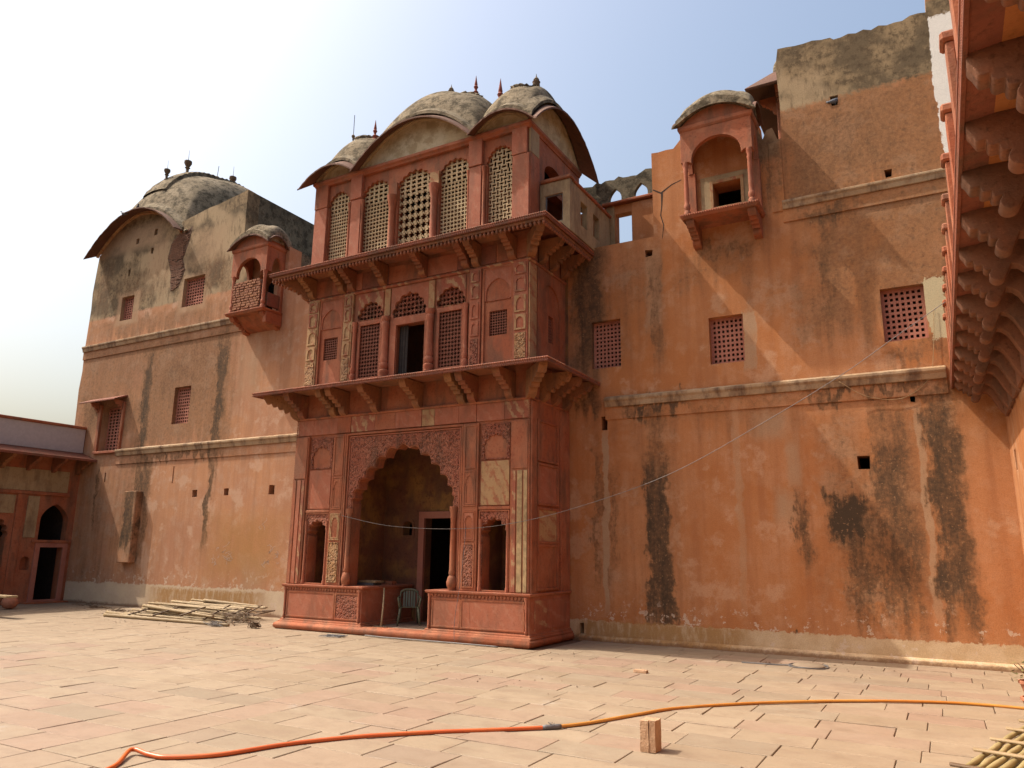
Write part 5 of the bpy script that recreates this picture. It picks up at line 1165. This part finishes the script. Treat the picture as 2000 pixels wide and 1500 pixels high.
for cxx, cyy, n in ((-27.2, 17.5, 26), (-25.2, 17.1, 26), (-28.6, 17.9, 14)):
    for _ in range(n):
        x, y = cxx+random.gauss(0, .3), cyy+random.gauss(0, .12); a = random.uniform(0, 6.3); mb.tube([(x, y, .015), (x+.22*math.cos(a), y+.22*math.sin(a), random.uniform(.01, .1))], .009, 4)
tag(obj('dry_twigs', mb.mesh(), M['bark']), 'dark dry twigs swept into the shaded left corner', 'twigs', kind='stuff')
mb = MB().add([(-7.6, 15.55, .0045), (-6.2, 15.35, .0045), (-5.4, 15.75, .0045), (-6.6, 16.15, .0045), (-7.9, 16.0, .0045)], [(0, 1, 2, 3, 4)])

# plastic chair inside the porch
def chair(loc, rz):
    t = thing('plastic_chair', 'olive plastic armchair standing in the gatehouse porch', 'chair', loc)
    Rm = Matrix.Translation(Vector(loc)) @ Matrix.Rotation(rz, 4, 'Z') @ Matrix.Scale(1.1, 4)
    def C_(name, mb, smooth=False, bevel=0): 
        m = mb.mesh(bevel=bevel, smooth=smooth); m.transform(Rm); return obj(name, m, M['plastic'], t)
    C_('seat', MB().add([(-.23, -.24, .42), (.23, -.24, .42), (.2, .2, .39), (-.2, .2, .39), (-.23, -.24, .445), (.23, -.24, .445), (.2, .2, .415), (-.2, .2, .415)], [(3, 2, 1, 0), (4, 5, 6, 7), (0, 1, 5, 4), (1, 2, 6, 5), (2, 3, 7, 6), (3, 0, 4, 7)]), bevel=.012)
    for sx in (-1, 1):
        C_('leg', MB().tube([(sx*.22, -.22, .43), (sx*.25, -.26, .2), (sx*.28, -.29, 0)], [.034, .028, .022], 8), True)
        C_('leg', MB().tube([(sx*.2, .2, .42), (sx*.22, .27, .2), (sx*.24, .33, 0)], [.03, .026, .02], 8), True)
        C_('armrest', MB().tube(smooth_path([(sx*.24, -.24, .43), (sx*.27, -.25, .58), (sx*.28, -.2, .64), (sx*.28, .02, .65), (sx*.25, .22, .67)], 5), .024, 8), True)
        C_('back_post', MB().tube([(sx*.2, .2, .42), (sx*.23, .25, .6), (sx*.21, .29, .78)], .024, 8), True)
    C_('top_rail', MB().tube(smooth_path([(-.22, .28, .76), (-.14, .31, .82), (0, .33, .84), (.14, .31, .82), (.22, .28, .76)], 5), .03, 8), True)
    for x in (-.13, -.065, 0, .065, .13): C_('slat', MB().add([(x-.024, .2, .42), (x+.024, .2, .42), (x+.022, .32, .82), (x-.022, .32, .82), (x-.024, .212, .42), (x+.024, .212, .42), (x+.022, .332, .82), (x-.022, .332, .82)], [(3, 2, 1, 0), (4, 5, 6, 7), (0, 1, 5, 4), (1, 2, 6, 5), (2, 3, 7, 6), (3, 0, 4, 7)]))
chair((-13.12, 17.55, .187), R(38))
bsk = thing('broom', 'wooden broom leaning against the inner side of the left plinth', 'broom', (-13.2, 16.46, .186))
obj('handle', MB().tube([(-13.2, 16.46, .2), (-13.32, 16.66, .68), (-13.5, 16.9, 1.17)], [.028, .024, .022], 8).mesh(smooth=True), M['bamboo'], bsk)
obj('broom_head', MB().box(-13.42, -12.99, 16.41, 16.52, .187, .225).mesh(bevel=.01), M['bark'], bsk)
for i, (x, y, z, mt, lb) in enumerate([(-14.3, 17.2, 1.225, M['metal'], 'dark flat slate lowest in the pile on the left ledge'), (-14.22, 17.2, 1.29, M['tan'], 'pale flat board lying on the slate on the left ledge'), (-13.95, 17.75, 1.225, M['red'], 'small red stone piece on the left ledge near the back')]):
    tag(obj('loose_slab', rough_box(x-.3, x+.3, y-.18, y+.18, z, z+.06, .006, i) if i < 2 else rough_box(x-.12, x+.12, y-.1, y+.1, z, z+.1, .01, 3), mt), lb, 'slab')

# bamboo lattice, pot and plant at the right edge; plank and pot at the left edge
bt = thing('bamboo_lattice', 'bamboo stick lattice lying at the lower right corner of the paving', 'lattice', (.7, 11.3, 0))
def LP(a, b): return (.02+.272*a*1.0+b*.985, 9.95+a*1.0-b*.23)
for i in range(13):
    b = i*.1; p, q = LP(-.6, b), LP(2.75, b); n = 12; pts = []; rr = []
    for k in range(n+1):
        t_ = k/n; pts.append((p[0]+(q[0]-p[0])*t_+random.uniform(-.012, .012), p[1]+(q[1]-p[1])*t_, .05+random.uniform(-.008, .008))); rr.append(.03*random.uniform(.85, 1.15)*(1.1 if k % 3 == 0 else 1))
    obj('stick', MB().tube(pts, rr, 7).mesh(smooth=True), M['oliv'], bt)
for a in (-.35, .5, 1.2, 1.95, 2.6):
    p, q = LP(a, -.1), LP(a, 1.3); m = MB().add([(p[0], p[1]-.04, .085), (q[0], q[1]-.04, .09), (q[0], q[1]+.04, .09), (p[0], p[1]+.04, .085), (p[0], p[1]-.035, .115), (q[0], q[1]-.035, .12), (q[0], q[1]+.035, .12), (p[0], p[1]+.035, .115)], [(3, 2, 1, 0), (4, 5, 6, 7), (0, 1, 5, 4), (1, 2, 6, 5), (2, 3, 7, 6), (3, 0, 4, 7)]).mesh(bevel=.01)
    obj('batten', m, M['bark'] if a < 0 else M['bamboo'], bt)
potp = [(.11, 0), (.15, .12), (.19, .26), (.215, .27), (.215, .31), (.19, .315), (.17, .27), (.02, .25)]
tag(obj('flower_pot', MB().lathe(potp, 20).mesh(auto=40), M['terra'], loc=(.93, 13.2, 0)), 'empty terracotta pot beside the lattice at the right edge', 'pot')
pt = thing('potted_plant', 'straggly dry plant in a terracotta pot against the right wing', 'plant', (1.02, 14.9, 0))
obj('pot', MB().lathe(potp, 20).mesh(auto=40), M['terra'], pt, loc=(1.02, 14.9, 0))
mb = MB()
for _ in range(150):
    a = random.uniform(0, 6.28); rr_ = random.uniform(.02, .33); zc = random.uniform(.3, .62); x, y = 1.02+rr_*math.cos(a), 14.9+rr_*math.sin(a); L = random.uniform(.05, .11)
    d = Vector((math.cos(a+random.uniform(-1, 1)), math.sin(a+random.uniform(-1, 1)), random.uniform(-.5, .7))).normalized()*L; s_ = d.cross(Vector((0, 0, 1))).normalized()*L*.22; c_ = Vector((x, y, zc))
    mb.add([c_, c_+d*.5+s_, c_+d, c_+d*.5-s_], [(0, 1, 2, 3)])
obj('foliage', mb.mesh(recalc=False), M['leaf'], pt)
mb = MB()
for k in range(8): a = k*.8; mb.tube([(1.02, 14.9, .25), (1.02+.12*math.cos(a), 14.9+.12*math.sin(a), .42), (1.02+.24*math.cos(a), 14.9+.24*math.sin(a), .55)], .007, 5)
obj('stem', mb.mesh(), M['bark'], pt)
tag(obj('water_pot', MB().lathe([(.05, 0), (.2, .06), (.27, .2), (.24, .34), (.13, .42), (.17, .47), (.14, .48), (.1, .43)], 18).mesh(auto=50), M['terra'], loc=(-28.9, 15.35, 0)), 'round reddish clay pot in the shade at the far left', 'pot')
bn = thing('plank_bench', 'rough wooden bench whose sunlit end enters at the left edge', 'bench', (-26.7, 13.5, 0))
obj('plank', rough_box(-28.2, -25.1, 13.2, 13.55, .62, .68, .012, 4), M['bamboo'], bn)
for x in (-27.9, -26.4): obj('trestle', MB().box(x-.06, x+.06, 13.22, 13.5, 0, .62).mesh(bevel=.01), M['bark'], bn)

# pigeons
def pigeon(loc, rz, label):
    sp = [(-.19, 0, .10, .012, .03), (-.13, 0, .105, .03, .03), (-.07, 0, .11, .055, .05), (0, 0, .12, .07, .065), (.06, 0, .14, .06, .06), (.1, 0, .18, .035, .04), (.125, 0, .22, .033, .035), (.15, 0, .235, .028, .03), (.17, 0, .23, .012, .012), (.195, 0, .222, .003, .003)]
    mb = MB(); n = 10
    for x, y, z, a, b in sp:
        for k in range(n): q = 2*math.pi*k/n; mb.v.append((x-b*.25*math.sin(q), y+a*math.cos(q), z+b*math.sin(q)))
    for i in range(len(sp)-1):
        for k in range(n): mb.f.append((i*n+k, i*n+(k+1) % n, (i+1)*n+(k+1) % n, (i+1)*n+k))
    mb.f += [tuple(range(n))[::-1], tuple((len(sp)-1)*n+k for k in range(n))]
    for s in (-1, 1): mb.tube([(.01, s*.025, .08), (.02, s*.025, .0)], .006, 5)
    m = mb.mesh(smooth=True); m.transform(Matrix.Rotation(rz, 4, 'Z')); tag(obj('pigeon', m, M['pigeon'], loc=loc), label, 'pigeon', 'pigeons')
pigeon((-1.33, YW+.03, 13.175), R(20), 'grey pigeon sitting in the square hole high on the right tower')
pigeon((-29.5, 17.95, 16.1), R(200), 'pigeon perched on the left tower eave, nearer its left end')
pigeon((-28.8, 18.1, 16.3), R(-30), 'pigeon perched near the crown of the left tower eave')
